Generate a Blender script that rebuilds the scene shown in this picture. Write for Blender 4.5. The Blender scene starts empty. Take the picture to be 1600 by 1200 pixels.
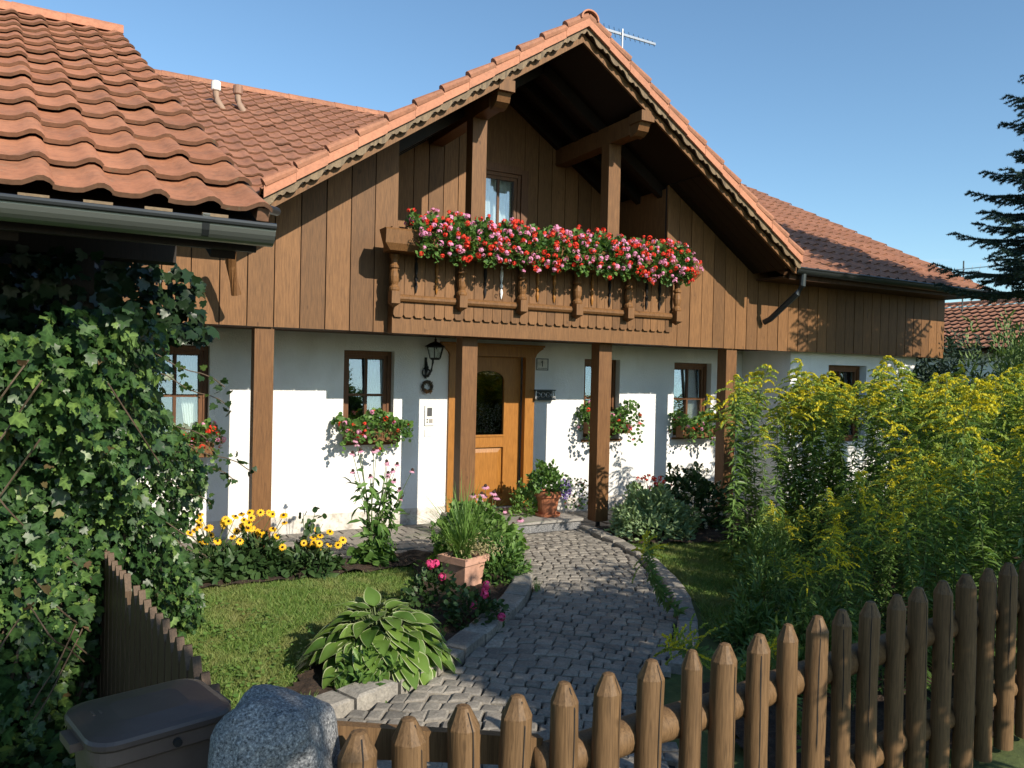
import bpy, math, random
import numpy as np
from mathutils import Vector, Matrix, noise as mnoise

C = bpy.context.scene.collection
SC = bpy.context.scene
rng = np.random.default_rng(7)
random.seed(7)
R = math.radians

# ------------------------------------------------------------------ camera
def cam_axes(yaw, pit, roll):
    cy, sy, cp, sp = math.cos(yaw), math.sin(yaw), math.cos(pit), math.sin(pit)
    fw = Vector((sy * cp, cy * cp, -sp)); r = Vector((cy, -sy, 0)); d = fw.cross(r)
    c, s = math.cos(roll), math.sin(roll)
    return c * r + s * d, -s * r + c * d, fw
r_, d_, f_ = cam_axes(R(28.397), R(0.848), R(-1.294))
cam = bpy.data.objects.new('camera', bpy.data.cameras.new('camera'))
C.objects.link(cam)
cam.matrix_world = Matrix(((r_.x, -d_.x, -f_.x, 0), (r_.y, -d_.y, -f_.y, 0), (r_.z, -d_.z, -f_.z, 1.9), (0, 0, 0, 1)))
cam.data.sensor_width = 36; cam.data.lens = 36 * 1229.55 / 1600
cam.data.clip_start = 0.05; cam.data.clip_end = 2000
SC.camera = cam

# ------------------------------------------------------------------ light
SUN = Vector((-0.24, 1.0, -0.56)).normalized()          # the way the light travels
w = bpy.data.worlds.new('World'); SC.world = w; w.use_nodes = True
wn = w.node_tree.nodes; wl = w.node_tree.links
bg = wn['Background']; sky = wn.new('ShaderNodeTexSky'); sky.sky_type = 'NISHITA'; sky.sun_disc = False
sky.sun_elevation = math.asin(-SUN.z); sky.sun_rotation = math.atan2(-SUN.x, -SUN.y)
sky.air_density = 1.0; sky.dust_density = 0.35; sky.ozone_density = 1.5
_m = wn.new('ShaderNodeMix'); _m.data_type = 'RGBA'; _m.blend_type = 'MULTIPLY'; _m.inputs[0].default_value = 1.0; _m.inputs[7].default_value = (.80, .97, 1.03, 1)
wl.new(sky.outputs[0], _m.inputs[6])
_tc = wn.new('ShaderNodeTexCoord'); _mp = wn.new('ShaderNodeMapping'); _mp.inputs['Scale'].default_value = (2.2, 2.2, 26)
_n = wn.new('ShaderNodeTexNoise'); _n.inputs['Scale'].default_value = 1.6; _n.inputs['Detail'].default_value = 6
wl.new(_tc.outputs['Generated'], _mp.inputs[0]); wl.new(_mp.outputs[0], _n.inputs['Vector'])
_r = wn.new('ShaderNodeValToRGB'); _r.color_ramp.elements[0].position = .58; _r.color_ramp.elements[1].position = .80; wl.new(_n.outputs['Fac'], _r.inputs[0])
_sx = wn.new('ShaderNodeSeparateXYZ'); wl.new(_tc.outputs['Generated'], _sx.inputs[0])
_b = wn.new('ShaderNodeValToRGB'); _e = _b.color_ramp.elements; _e[0].position = .05; _e[1].position = .12; _e[1].color = (.55, .55, .55, 1); _x = _e.new(.17); _x.color = (0, 0, 0, 1); _e[0].color = (0, 0, 0, 1); wl.new(_sx.outputs['Z'], _b.inputs[0])
_mul = wn.new('ShaderNodeMath'); _mul.operation = 'MULTIPLY'; wl.new(_r.outputs[0], _mul.inputs[0]); wl.new(_b.outputs[0], _mul.inputs[1])
_c = wn.new('ShaderNodeMix'); _c.data_type = 'RGBA'; wl.new(_mul.outputs[0], _c.inputs[0]); wl.new(_m.outputs[2], _c.inputs[6]); _c.inputs[7].default_value = (6.0, 6.2, 6.6, 1)
wl.new(_c.outputs[2], bg.inputs[0]); bg.inputs[1].default_value = 0.125
sun = bpy.data.objects.new('sun', bpy.data.lights.new('sun', 'SUN')); C.objects.link(sun)
sun.data.energy = 4.6; sun.data.angle = R(0.5); sun.data.color = (1.0, 0.9, 0.75)
sun.rotation_euler = SUN.to_track_quat('-Z', 'Y').to_euler()
SC.view_settings.view_transform = 'Standard'; SC.view_settings.look = 'None'
SC.view_settings.exposure = 0.5; SC.view_settings.gamma = 1.0; SC.view_settings.use_curve_mapping = False

# ------------------------------------------------------------------ materials
def nt(name):
    m = bpy.data.materials.new(name); m.use_nodes = True
    t = m.node_tree; b = t.nodes['Principled BSDF']
    return m, t, b
def N(t, typ, **kw):
    n = t.nodes.new(typ)
    for k, v in kw.items():
        if k.startswith('i_'):
            n.inputs[k[2:].replace('_', ' ')].default_value = v
        else: setattr(n, k, v)
    return n
def ramp(t, fac, stops):
    r = t.nodes.new('ShaderNodeValToRGB'); e = r.color_ramp.elements
    while len(e) < len(stops): e.new(0.5)
    for i, (p, c) in enumerate(stops):
        e[i].position = p; e[i].color = (*c, 1) if len(c) == 3 else c
    t.links.new(fac, r.inputs[0]); return r.outputs[0]
def coords(t, scale=(1, 1, 1)):
    tc = N(t, 'ShaderNodeTexCoord'); mp = N(t, 'ShaderNodeMapping'); mp.inputs['Scale'].default_value = scale
    t.links.new(tc.outputs['Object'], mp.inputs[0]); return mp.outputs[0]
def noise(t, vec, scale, detail=4, rough=.6):
    n = N(t, 'ShaderNodeTexNoise'); n.inputs['Scale'].default_value = scale; n.inputs['Detail'].default_value = detail
    n.inputs['Roughness'].default_value = rough; t.links.new(vec, n.inputs['Vector']); return n.outputs['Fac']
def mixc(t, fac, a, b, mode='MIX'):
    m = N(t, 'ShaderNodeMix', data_type='RGBA', blend_type=mode)
    for i, v in ((0, fac), (6, a), (7, b)):
        if hasattr(v, 'is_linked') or hasattr(v, 'links'): t.links.new(v, m.inputs[i])
        else: m.inputs[i].default_value = v if i == 0 else ((*v, 1) if len(v) == 3 else v)
    return m.outputs[2]
def bump(t, b, h, strength=.3, dist=.01):
    n = N(t, 'ShaderNodeBump'); n.inputs['Strength'].default_value = strength; n.inputs['Distance'].default_value = dist
    t.links.new(h, n.inputs['Height']); t.links.new(n.outputs[0], b.inputs['Normal'])
def island(t): return N(t, 'ShaderNodeNewGeometry').outputs['Random Per Island']
def plain(name, col, rough=.6, metal=0, spec=.5):
    m, t, b = nt(name); b.inputs['Base Color'].default_value = (*col, 1); b.inputs['Roughness'].default_value = rough
    b.inputs['Metallic'].default_value = metal; b.inputs['Specular IOR Level'].default_value = spec; return m
def wood(name, c1, c2, grain=(9, 9, .7), rough=.6, crack=0.0, tint=.35, knots=True):
    m, t, b = nt(name)
    v = coords(t, grain)
    off = N(t, 'ShaderNodeVectorMath', operation='ADD'); isl = island(t)
    cmb = N(t, 'ShaderNodeCombineXYZ'); mul = N(t, 'ShaderNodeMath', operation='MULTIPLY'); mul.inputs[1].default_value = 37
    t.links.new(isl, mul.inputs[0])
    for i in range(3): t.links.new(mul.outputs[0], cmb.inputs[i])
    t.links.new(v, off.inputs[0]); t.links.new(cmb.outputs[0], off.inputs[1]); vv = off.outputs[0]
    n1 = noise(t, vv, 2.2, 6, .65); n2 = noise(t, vv, 11, 3, .6)
    col = ramp(t, n1, [(.3, c2), (.7, c1)])
    col = mixc(t, .45, col, ramp(t, n2, [(.35, tuple(x * .62 for x in c2)), (.65, tuple(min(1, x * 1.15) for x in c1))]))
    br = ramp(t, isl, [(0, (1 - tint,) * 3), (1, (1 + tint * .35,) * 3)])
    col = mixc(t, 1.0, col, br, 'MULTIPLY')
    if knots:
        kn = noise(t, coords(t, (1, 1, .5)), 16, 1, .4)
        col = mixc(t, ramp(t, kn, [(.74, (0, 0, 0)), (.80, (.8, .8, .8))]), col, tuple(x * .5 for x in c2))
    if crack:
        n3 = noise(t, coords(t, (grain[0] * 1.6, grain[1] * 1.6, grain[2] * .25)), 2.4, 2, .5)
        ck = ramp(t, n3, [(.485, (0, 0, 0)), (.497, (1, 1, 1)), (.503, (1, 1, 1)), (.515, (0, 0, 0))])
        mm = N(t, 'ShaderNodeMath', operation='MULTIPLY'); mm.inputs[1].default_value = crack; t.links.new(ck, mm.inputs[0])
        col = mixc(t, mm.outputs[0], col, (.012, .007, .004))
    t.links.new(col, b.inputs['Base Color']); b.inputs['Roughness'].default_value = rough
    b.inputs['Specular IOR Level'].default_value = .3
    bump(t, b, n2, .25, .004); return m
def leaf(name, c1, c2, rough=.45, trans=.25, c3=None, vein=None, patch=None):
    m, t, b = nt(name); isl = island(t)
    st = [(0, c1), (1, c2)] if c3 is None else [(0, c1), (.72, c2), (1, c3)]
    col = ramp(t, isl, st)
    if patch:
        pn = noise(t, coords(t), 2.3, 5, .65); col = mixc(t, ramp(t, pn, [(.46, (0, 0, 0)), (.66, (.75, .75, .75))]), col, patch)
    if vein:
        at = N(t, 'ShaderNodeAttribute', attribute_name='vein'); col = mixc(t, 1.0, col, ramp(t, at.outputs['Fac'], [(0, (.82, .82, .82)), (.62, (1, 1, 1)), (.95, vein)]), 'MULTIPLY')
    t.links.new(col, b.inputs['Base Color']); b.inputs['Roughness'].default_value = rough
    b.inputs['Specular IOR Level'].default_value = .4
    tr = N(t, 'ShaderNodeBsdfTranslucent'); mx = N(t, 'ShaderNodeMixShader'); mx.inputs[0].default_value = trans
    tcol = mixc(t, 1.0, col, (1.3, 1.35, .6), 'MULTIPLY'); t.links.new(tcol, tr.inputs[0])
    t.links.new(b.outputs[0], mx.inputs[1]); t.links.new(tr.outputs[0], mx.inputs[2])
    t.links.new(mx.outputs[0], t.nodes['Material Output'].inputs[0]); return m
def tilemat(name, c1, c2, c3, dirt=.5):
    m, t, b = nt(name); isl = island(t); v = coords(t)
    col = ramp(t, isl, [(0, c1), (.5, c2), (1, c3)])
    d = noise(t, v, 5, 6, .7); d2 = noise(t, v, 30, 4, .7)
    f = N(t, 'ShaderNodeMath', operation='MULTIPLY'); f.inputs[1].default_value = dirt
    t.links.new(ramp(t, d, [(.48, (0, 0, 0)), (.72, (1, 1, 1))]), f.inputs[0])
    col = mixc(t, f.outputs[0], col, (.105, .07, .05))
    st_ = noise(t, coords(t, (1.3, 1.3, 1.3)), 1.1, 5, .7)
    col = mixc(t, 1.0, col, ramp(t, st_, [(.34, (1 - .42 * dirt, 1 - .38 * dirt, 1 - .36 * dirt)), (.58, (1, 1, 1))]), 'MULTIPLY')
    li = noise(t, v, 42, 3, .55); lf = N(t, 'ShaderNodeMath', operation='MULTIPLY'); lf.inputs[1].default_value = dirt * .8
    t.links.new(ramp(t, li, [(.64, (0, 0, 0)), (.70, (1, 1, 1))]), lf.inputs[0]); col = mixc(t, lf.outputs[0], col, (.19, .18, .12))
    col = mixc(t, .35, col, ramp(t, d2, [(.3, tuple(x * .55 for x in c1)), (.6, c3)]))
    t.links.new(col, b.inputs['Base Color']); b.inputs['Roughness'].default_value = .7; b.inputs['Specular IOR Level'].default_value = .3
    bump(t, b, d2, .2, .004); return m
def stone(name, stops, scale=60, rough=.75, bmp=.5, bscale=25, var=0.0, dist=.01):
    m, t, b = nt(name); v = coords(t)
    n = noise(t, v, scale, 5, .75); col = ramp(t, n, stops)
    n2 = noise(t, v, 4, 5, .6)
    col = mixc(t, 1.0, col, ramp(t, n2, [(.3, (.72, .72, .72)), (.7, (1.08, 1.06, 1.02))]), 'MULTIPLY')
    if var: col = mixc(t, 1.0, col, ramp(t, island(t), [(0, (1 - var, 1 - var, 1 - var)), (.5, (1, .98, .96)), (1, (1 + var * .5, 1 + var * .45, 1 + var * .38))]), 'MULTIPLY')
    t.links.new(col, b.inputs['Base Color']); b.inputs['Roughness'].default_value = rough
    bump(t, b, noise(t, v, bscale, 6, .65), bmp, dist); return m

M = {}
M['clad'] = wood('brown_clad_wood', (.210, .101, .037), (.140, .065, .022), tint=.33)
M['beam'] = wood('brown_beam_wood', (.195, .092, .033), (.13, .058, .020))
M['dark_wood'] = wood('dark_brown_wood', (.075, .034, .014), (.05, .022, .009), knots=False)
M['shaded_wood'] = wood('shade_darkened_wood', (.020, .011, .006), (.012, .007, .004), knots=False)  # near-black brown: deep shade under the roofs is put into the wood colour
M['pipe'] = plain('weathered_tan_pipe', (.30, .20, .14), .7)
M['pipecap'] = plain('rusty_pipe_cap', (.26, .14, .09), .5)
M['trim'] = wood('weathered_trim_wood', (.21, .15, .085), (.15, .10, .055), grain=(6, 6, 6), knots=False)
M['door'] = wood('honey_door_wood', (.36, .155, .032), (.29, .118, .022), tint=.1, rough=.4, knots=False)
M['frame'] = wood('window_frame_wood', (.17, .072, .028), (.11, .046, .018), rough=.5, knots=False)
M['picket'] = wood('round_picket_wood', (.185, .108, .050), (.110, .062, .027), grain=(14, 14, .8), crack=.35, tint=.28)
M['oldboard'] = wood('old_fence_wood', (.125, .078, .045), (.075, .045, .026), grain=(16, 16, 1), tint=.3)
M['tile'] = tilemat('terracotta_tile', (.30, .125, .070), (.36, .158, .092), (.41, .185, .108), .70)
M['tile_near'] = tilemat('weathered_terracotta_tile', (.35, .138, .070), (.415, .172, .088), (.47, .20, .106), .75)
M['tile_edge'] = tilemat('mossy_tile_edge', (.17, .085, .05), (.21, .11, .065), (.25, .13, .08), .8)
M['verge'] = tilemat('clean_terracotta', (.43, .185, .108), (.48, .205, .120), (.52, .225, .13), .3)
M['zinc'] = plain('zinc_metal', (.20, .22, .20), .42, .75)
M['zincdark'] = plain('dark_zinc_metal', (.055, .062, .065), .35, .6)
M['iron'] = plain('wrought_iron', (.012, .012, .014), .45, .3)
M['steel'] = plain('galvanised_steel', (.45, .46, .47), .4, .9)
M['white'] = plain('white_plastic', (.75, .75, .72), .4)
M['brass'] = plain('brass', (.55, .38, .12), .25, 1)
M['black'] = plain('dark_interior', (.012, .010, .009), .9)
M['grey_screen'] = plain('dark_grey_panel', (.07, .07, .075), .3)
M['bin'] = stone('brown_plastic', [(.3, (.085, .062, .054)), (.7, (.115, .085, .074))], 6, .42, .05)
M['bin_dark'] = stone('dark_brown_plastic', [(.3, (.055, .041, .038)), (.7, (.082, .062, .056))], 5, .40, .05)
M['terra'] = stone('terracotta_pot', [(.3, (.36, .12, .055)), (.7, (.48, .18, .085))], 9, .8, .15)
M['pinkpot'] = stone('pale_terracotta_pot', [(.3, (.50, .27, .19)), (.7, (.60, .36, .27))], 8, .8, .15)
M['granite'] = stone('grey_granite', [(.36, (.02, .022, .026)), (.45, (.13, .135, .145)), (.56, (.25, .255, .265)), (.66, (.50, .50, .50))], 150, .7, .8, 30, 0, .012)
M['slab'] = stone('step_stone', [(.3, (.22, .21, .20)), (.7, (.38, .36, .33))], 70, .7, .3)
M['cobble'] = stone('granite_sett', [(.3, (.17, .157, .138)), (.5, (.26, .242, .215)), (.75, (.38, .356, .318))], 55, .72, .4, 22, .28, .005)
M['kerb'] = stone('granite_kerb_stone', [(.3, (.17, .16, .145)), (.5, (.28, .265, .24)), (.75, (.42, .395, .35))], 45, .75, .8, 16, .22, .01)
M['paver'] = stone('grey_paver', [(.3, (.19, .175, .16)), (.7, (.31, .29, .265))], 30, .85, .3, 20, .2)
M['joint'] = stone('path_joint_sand', [(.3, (.016, .015, .012)), (.7, (.045, .04, .032))], 50, .95, .4)
M['soil'] = stone('garden_soil', [(.3, (.022, .013, .008)), (.55, (.06, .036, .022)), (.75, (.11, .07, .045))], 22, .95, 1.0, 18, 0, .03)
M['ground'] = stone('grassy_ground', [(.3, (.05, .07, .018)), (.55, (.085, .115, .03)), (.75, (.12, .13, .05))], 12, .95, .6, 30)
M['asphalt'] = stone('grey_asphalt', [(.3, (.035, .035, .036)), (.7, (.075, .073, .07))], 90, .9, .4)
m, t, b = nt('white_roughcast')
v = coords(t); nn = noise(t, v, 75, 4, .6); n2 = noise(t, v, 2.2, 4, .5)
n3 = noise(t, coords(t, (1.6, 1.6, .6)), 1.5, 5, .6)
col = mixc(t, 1.0, ramp(t, n2, [(.3, (.78, .775, .765)), (.7, (.86, .855, .845))]), ramp(t, n3, [(.30, (.90, .89, .87)), (.5, (1, 1, 1))]), 'MULTIPLY')
t.links.new(col, b.inputs['Base Color'])
b.inputs['Roughness'].default_value = .9; b.inputs['Specular IOR Level'].default_value = .1
bump(t, b, nn, .7, .012); M['plaster'] = m
M['plinth'] = stone('smooth_plinth_plaster', [(.36, (.42, .38, .33)), (.50, (.66, .63, .59)), (.7, (.74, .72, .69))], 9, .9, .2)
def glass(name, refl, tint=(.9, .95, .95)):
    m, t, b = nt(name); tr = N(t, 'ShaderNodeBsdfTransparent'); gl = N(t, 'ShaderNodeBsdfGlossy'); mx = N(t, 'ShaderNodeMixShader')
    tr.inputs[0].default_value = (*tint, 1); gl.inputs['Roughness'].default_value = .015; gl.inputs[0].default_value = (.95, .97, 1, 1)
    fr = N(t, 'ShaderNodeFresnel'); fr.inputs[0].default_value = 1.5; ad = N(t, 'ShaderNodeMath', operation='ADD'); ad.inputs[1].default_value = refl
    t.links.new(fr.outputs[0], ad.inputs[0]); t.links.new(ad.outputs[0], mx.inputs[0])
    t.links.new(tr.outputs[0], mx.inputs[1]); t.links.new(gl.outputs[0], mx.inputs[2]); t.links.new(mx.outputs[0], t.nodes['Material Output'].inputs[0]); return m
M['glass'] = glass('window_glass', .10)
M['darkglass'] = glass('dark_door_glass', .0, (.35, .38, .38))
M['clearglass'] = glass('thin_clear_glass', .05)
M['curtain'] = leaf('white_curtain', (.72, .72, .74), (.80, .80, .82), .9, .3)
M['lace'] = plain('pale_lace', (.6, .6, .58), .9)
M['ivy'] = leaf('ivy_leaf', (.014, .040, .011), (.042, .092, .024), .42, .16, (.115, .185, .042), (1.55, 1.5, 1.5))
M['ivy_shaded'] = leaf('shaded_ivy_leaf', (.008, .02, .008), (.02, .045, .015), .38, .08)  # darker ivy green; shade of inner and eave leaves is in the colour
M['stem'] = plain('green_stem', (.10, .14, .045), .7)
M['wstem'] = plain('woody_stem', (.10, .07, .045), .8)
M['hosta'] = leaf('hosta_leaf', (0.0605, 0.132, 0.0242), (0.165, 0.264, 0.0495), .40, .25)
M['cream'] = leaf('cream_leaf_edge', (.30, .36, .16), (.50, .54, .32), .5, .3)
M['green1'] = leaf('mid_green_leaf', (0.054, 0.1283, 0.0297), (0.135, 0.243, 0.054), .5, .25)
M['green2'] = leaf('fresh_green_leaf', (0.0938, 0.1875, 0.0375), (0.1875, 0.3125, 0.075), .5, .3)
M['greygreen'] = leaf('grey_green_leaf', (.17, .26, .125), (.31, .42, .20), .6, .25)
M['darkgreen'] = leaf('dark_green_leaf', (0.0234, 0.0585, 0.0182), (0.0585, 0.1105, 0.0325), .5, .2)
M['grod'] = leaf('goldenrod_leaf', (.075, .155, .038), (.18, .28, .075), .42, .32)
M['gold'] = leaf('goldenrod_bloom', (.48, .48, .05), (.72, .63, .04), .7, .35, (.82, .66, .03))
M['goldgreen'] = leaf('goldenrod_bud', (.20, .30, .055), (.40, .46, .08), .7, .3)
M['yellow'] = leaf('yellow_petal', (.80, .42, .01), (.86, .52, .015), .6, .2)
M['pink'] = leaf('pink_petal', (.68, .20, .42), (.82, .42, .62), .6, .3)
M['red'] = leaf('red_petal', (.62, .02, .015), (.80, .07, .03), .6, .25)
M['magenta'] = leaf('magenta_petal', (.60, .03, .16), (.74, .10, .28), .6, .25)
M['purple'] = leaf('purple_petal', (.16, .10, .38), (.30, .22, .55), .6, .25)
M['palepink'] = leaf('pale_pink_petal', (.62, .25, .42), (.75, .42, .56), .6, .3)
M['creamf'] = leaf('cream_petal', (.70, .58, .42), (.82, .76, .62), .6, .3)
M['brownc'] = plain('dark_brown_flower_centre', (.035, .015, .008), .8)
M['grass'] = leaf('grass_blade', (.085, .165, .030), (.175, .28, .06), .6, .3, (.30, .34, .11), None, (.27, .26, .10))
M['needle'] = leaf('spruce_needle', (.018, .045, .036), (.05, .095, .075), .5, .1)
M['hedge'] = leaf('hedge_spray', (0.072, 0.132, 0.042), (0.18, 0.264, 0.084), .6, .2)
M['hedgeblue'] = leaf('blue_green_spray', (.02, .045, .03), (.055, .09, .06), .6, .15)
M['bark'] = wood('rough_bark', (.10, .072, .05), (.055, .04, .028), grain=(12, 12, 3), knots=False)
M['withered'] = leaf('withered_leaf', (.10, .06, .03), (.20, .17, .06), .7, .2)
M['dry'] = leaf('dry_straw', (.30, .26, .13), (.42, .37, .20), .8, .2)

# ------------------------------------------------------------------ object helpers
def wloc(o):
    p = Vector((0, 0, 0))
    while o is not None: p = p + o.location; o = o.parent
    return p
def tag(o, label=None, cat=None, group=None, kind=None):
    if label: o['label'] = label
    if cat: o['category'] = cat
    if group: o['group'] = group
    if kind: o['kind'] = kind
    return o
def thing(name, label, cat, loc=(0, 0, 0), group=None):
    o = bpy.data.objects.new(name, None); C.objects.link(o); o.location = loc; o.empty_display_size = .1
    return tag(o, label, cat, group)
def mesh_obj(name, V, F, mats, parent=None, loc=None, midx=None, smooth=False):
    V = np.asarray(V, dtype=np.float64).reshape(-1, 3)
    base = wloc(parent) if parent is not None else Vector(loc or (0, 0, 0))
    V = V - np.array(base)
    me = bpy.data.meshes.new(name)
    if isinstance(F, np.ndarray):
        n, k = F.shape
        me.vertices.add(len(V)); me.vertices.foreach_set('co', V.astype(np.float32).ravel())
        me.loops.add(n * k); me.loops.foreach_set('vertex_index', F.astype(np.int32).ravel())
        me.polygons.add(n); me.polygons.foreach_set('loop_start', np.arange(0, n * k, k, dtype=np.int32))
        me.update(calc_edges=True)
    else:
        me.from_pydata(V.tolist(), [], F); me.update()
    for mm in (mats if isinstance(mats, (list, tuple)) else [mats]): me.materials.append(mm)
    if midx is not None: me.polygons.foreach_set('material_index', np.asarray(midx, dtype=np.int32))
    if smooth: me.polygons.foreach_set('use_smooth', np.ones(len(me.polygons), dtype=bool))
    o = bpy.data.objects.new(name, me); C.objects.link(o)
    if parent is not None: o.parent = parent
    else: o.location = base
    return o
class MB:
    def __init__(s): s.v = []; s.f = []
    def add(s, vs, fs):
        n = len(s.v); s.v += [tuple(p) for p in vs]; s.f += [tuple(i + n for i in f) for f in fs]; return s
    def box(s, x0, x1, y0, y1, z0, z1):
        return s.add([(x0, y0, z0), (x1, y0, z0), (x1, y1, z0), (x0, y1, z0), (x0, y0, z1), (x1, y0, z1), (x1, y1, z1), (x0, y1, z1)],
                     [(0, 3, 2, 1), (4, 5, 6, 7), (0, 1, 5, 4), (1, 2, 6, 5), (2, 3, 7, 6), (3, 0, 4, 7)])
    def quad(s, a, b, c, d): return s.add([a, b, c, d], [(0, 1, 2, 3)])
    def prism(s, poly, y0, y1):                      # poly in x,z extruded along y
        n = len(poly); a = sum(poly[i][0] * poly[(i + 1) % n][1] - poly[(i + 1) % n][0] * poly[i][1] for i in range(n))
        if a < 0: poly = poly[::-1]
        vs = [(x, y0, z) for x, z in poly] + [(x, y1, z) for x, z in poly]
        return s.add(vs, [tuple(range(n)), tuple(range(2 * n - 1, n - 1, -1))] + [(i, i + n, (i + 1) % n + n, (i + 1) % n) for i in range(n)])
    def slab(s, P, th):                              # planar polygon thickened downward
        P = [Vector(p) for p in P]; nrm = (P[1] - P[0]).cross(P[2] - P[0]).normalized(); n = len(P)
        vs = P + [p - nrm * th for p in P]
        return s.add(vs, [tuple(range(n)), tuple(range(2 * n - 1, n - 1, -1))] + [(i, i + n, (i + 1) % n + n, (i + 1) % n) for i in range(n)])
    def beam(s, a, b, wd, ht, up=(0, 0, 1)):
        a, b = Vector(a), Vector(b); d = (b - a).normalized(); sd = d.cross(Vector(up)).normalized(); u = sd.cross(d)
        vs = []
        for p in (a, b):
            for i, j in ((-1, -1), (1, -1), (1, 1), (-1, 1)): vs.append(p + sd * wd * .5 * i + u * ht * .5 * j)
        return s.add(vs, [(0, 1, 2, 3), (7, 6, 5, 4), (0, 4, 5, 1), (1, 5, 6, 2), (2, 6, 7, 3), (3, 7, 4, 0)])
    def tube(s, pts, rad, n=8, cap=True):
        pts = [Vector(p) for p in pts]; rad = rad if isinstance(rad, (list, tuple)) else [rad] * len(pts); rings = []
        ref = Vector((0.0137, .0211, 1))
        for i, p in enumerate(pts):
            d = (pts[min(i + 1, len(pts) - 1)] - pts[max(i - 1, 0)]).normalized()
            rf = ref if abs(d.z) < .9 else Vector((1, .013, 0.02)); a = d.cross(rf).normalized(); bb = d.cross(a)
            rings.append([p + (a * math.cos(2 * math.pi * k / n) + bb * math.sin(2 * math.pi * k / n)) * rad[i] for k in range(n)])
        fs = [(i * n + k, i * n + (k + 1) % n, (i + 1) * n + (k + 1) % n, (i + 1) * n + k) for i in range(len(pts) - 1) for k in range(n)]
        if cap: fs += [tuple(range(n))[::-1], tuple((len(pts) - 1) * n + k for k in range(n))]
        return s.add([q for r in rings for q in r], fs)
    def lathe(s, prof, c=(0, 0, 0), n=16):
        vs = []; fs = []
        for i, (r, z) in enumerate(prof):
            for k in range(n):
                a = 2 * math.pi * k / n; vs.append((c[0] + r * math.cos(a), c[1] + r * math.sin(a), c[2] + z))
        for i in range(len(prof) - 1):
            for k in range(n): fs.append((i * n + k, i * n + (k + 1) % n, (i + 1) * n + (k + 1) % n, (i + 1) * n + k))
        fs.append(tuple(range(n))[::-1]); fs.append(tuple((len(prof) - 1) * n + k for k in range(n)))
        return s.add(vs, fs)
    def build(s, name, m, parent=None, loc=None, smooth=False): return mesh_obj(name, s.v, s.f, m, parent, loc, None, smooth)

# ------------------------------------------------------------------ scatter (leaves, petals, blades)
def tri_template(V, F): return np.array(V, float), np.array(F, int)
T_LANCE = tri_template([(0, 0, 0), (-.5, .35, .06), (0, .4, -.02), (.5, .35, .06), (-.35, .7, 0), (0, .72, -.06), (.35, .7, 0), (0, 1, -.2)],
    [(0, 2, 1), (0, 3, 2), (1, 2, 5), (1, 5, 4), (2, 3, 6), (2, 6, 5), (4, 5, 7), (5, 6, 7)])
T_ROUND = tri_template([(0, 0, 0)] + [(.5 * math.sin(a), .5 - .5 * math.cos(a), .06 * math.cos(3 * a)) for a in np.linspace(.35, 2 * math.pi - .35, 8)] + [(0, .5, -.07)],
    [(9, i, i + 1) for i in range(0, 8)] + [(9, 8, 0)])
T_IVY = tri_template([(0, .18, -.03), (0, 0, .0), (-.30, -.08, .02), (-.52, .20, -.05), (-.36, .36, .02), (-.40, .64, -.05), (-.20, .68, .02), (0, 1.0, -.12),
    (.20, .68, .02), (.40, .64, -.05), (.36, .36, .02), (.52, .20, -.05), (.30, -.08, .02), (0, .5, -.07)],
    [(0, 1, 12), (0, 2, 1), (0, 3, 2), (0, 4, 3), (0, 13, 4), (13, 5, 4), (13, 6, 5), (13, 7, 6), (13, 8, 7), (13, 9, 8), (13, 10, 9), (0, 10, 13), (0, 11, 10), (0, 12, 11)])
T_QUAD = tri_template([(-.5, 0, 0), (.5, 0, 0), (.5, 1, 0), (-.5, 1, 0)], [(0, 1, 2), (0, 2, 3)])
T_PETAL = tri_template([(0, 0, 0), (-.42, .6, .05), (0, 1, -.04), (.42, .6, .05)], [(0, 3, 1), (1, 3, 2)])
T_BLADE = tri_template([(-.5, 0, 0), (.5, 0, 0), (-.4, .5, .03), (.4, .5, .03), (0, 1, .16)], [(0, 1, 3), (0, 3, 2), (2, 3, 4)])
T_NEED = tri_template([(-.5, 0, 0), (.5, 0, 0), (0, 1, 0)], [(0, 1, 2)])
def nrmz(a): return a / np.maximum(np.linalg.norm(a, axis=-1, keepdims=True), 1e-9)
def scatter(T, P, D, Nn, L, W=None):
    """copies of template T: y axis along D, z axis near Nn, length L, width W"""
    P = np.asarray(P, float); n = len(P); D = nrmz(np.asarray(D, float) + np.zeros((n, 3))); Nn = np.asarray(Nn, float) + np.zeros((n, 3))
    L = np.zeros(n) + L; W = L if W is None else np.zeros(n) + W
    X = nrmz(np.cross(D, Nn) + 1e-6); Z = np.cross(X, D)
    V, F = T
    out = P[:, None, :] + V[None, :, 0, None] * (X * W[:, None])[:, None, :] + V[None, :, 1, None] * (D * L[:, None])[:, None, :] + V[None, :, 2, None] * (Z * L[:, None])[:, None, :]
    Fo = F[None] + (np.arange(n) * len(V))[:, None, None]
    return out.reshape(-1, 3), Fo.reshape(-1, 3)
def merge(parts):
    vs, fs, k = [], [], 0
    for v, f in parts: vs.append(v); fs.append(f + k); k += len(v)
    return np.concatenate(vs), np.concatenate(fs)
def rdir(n, z=0.0):
    a = rng.normal(size=(n, 3)); a = nrmz(a); a[:, 2] += z; return nrmz(a)
def umbels(P, r, T=T_PETAL, k=16, up=.35):
    P = np.asarray(P, float); n = len(P); d = rdir(n * k, up); c = np.repeat(P, k, 0); r = np.repeat(np.zeros(n) + r, k)
    tang = nrmz(np.cross(d, rdir(n * k)))
    return scatter(T, c + d * r[:, None] * .75 - tang * r[:, None] * .35, tang, d, r * .8)
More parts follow.
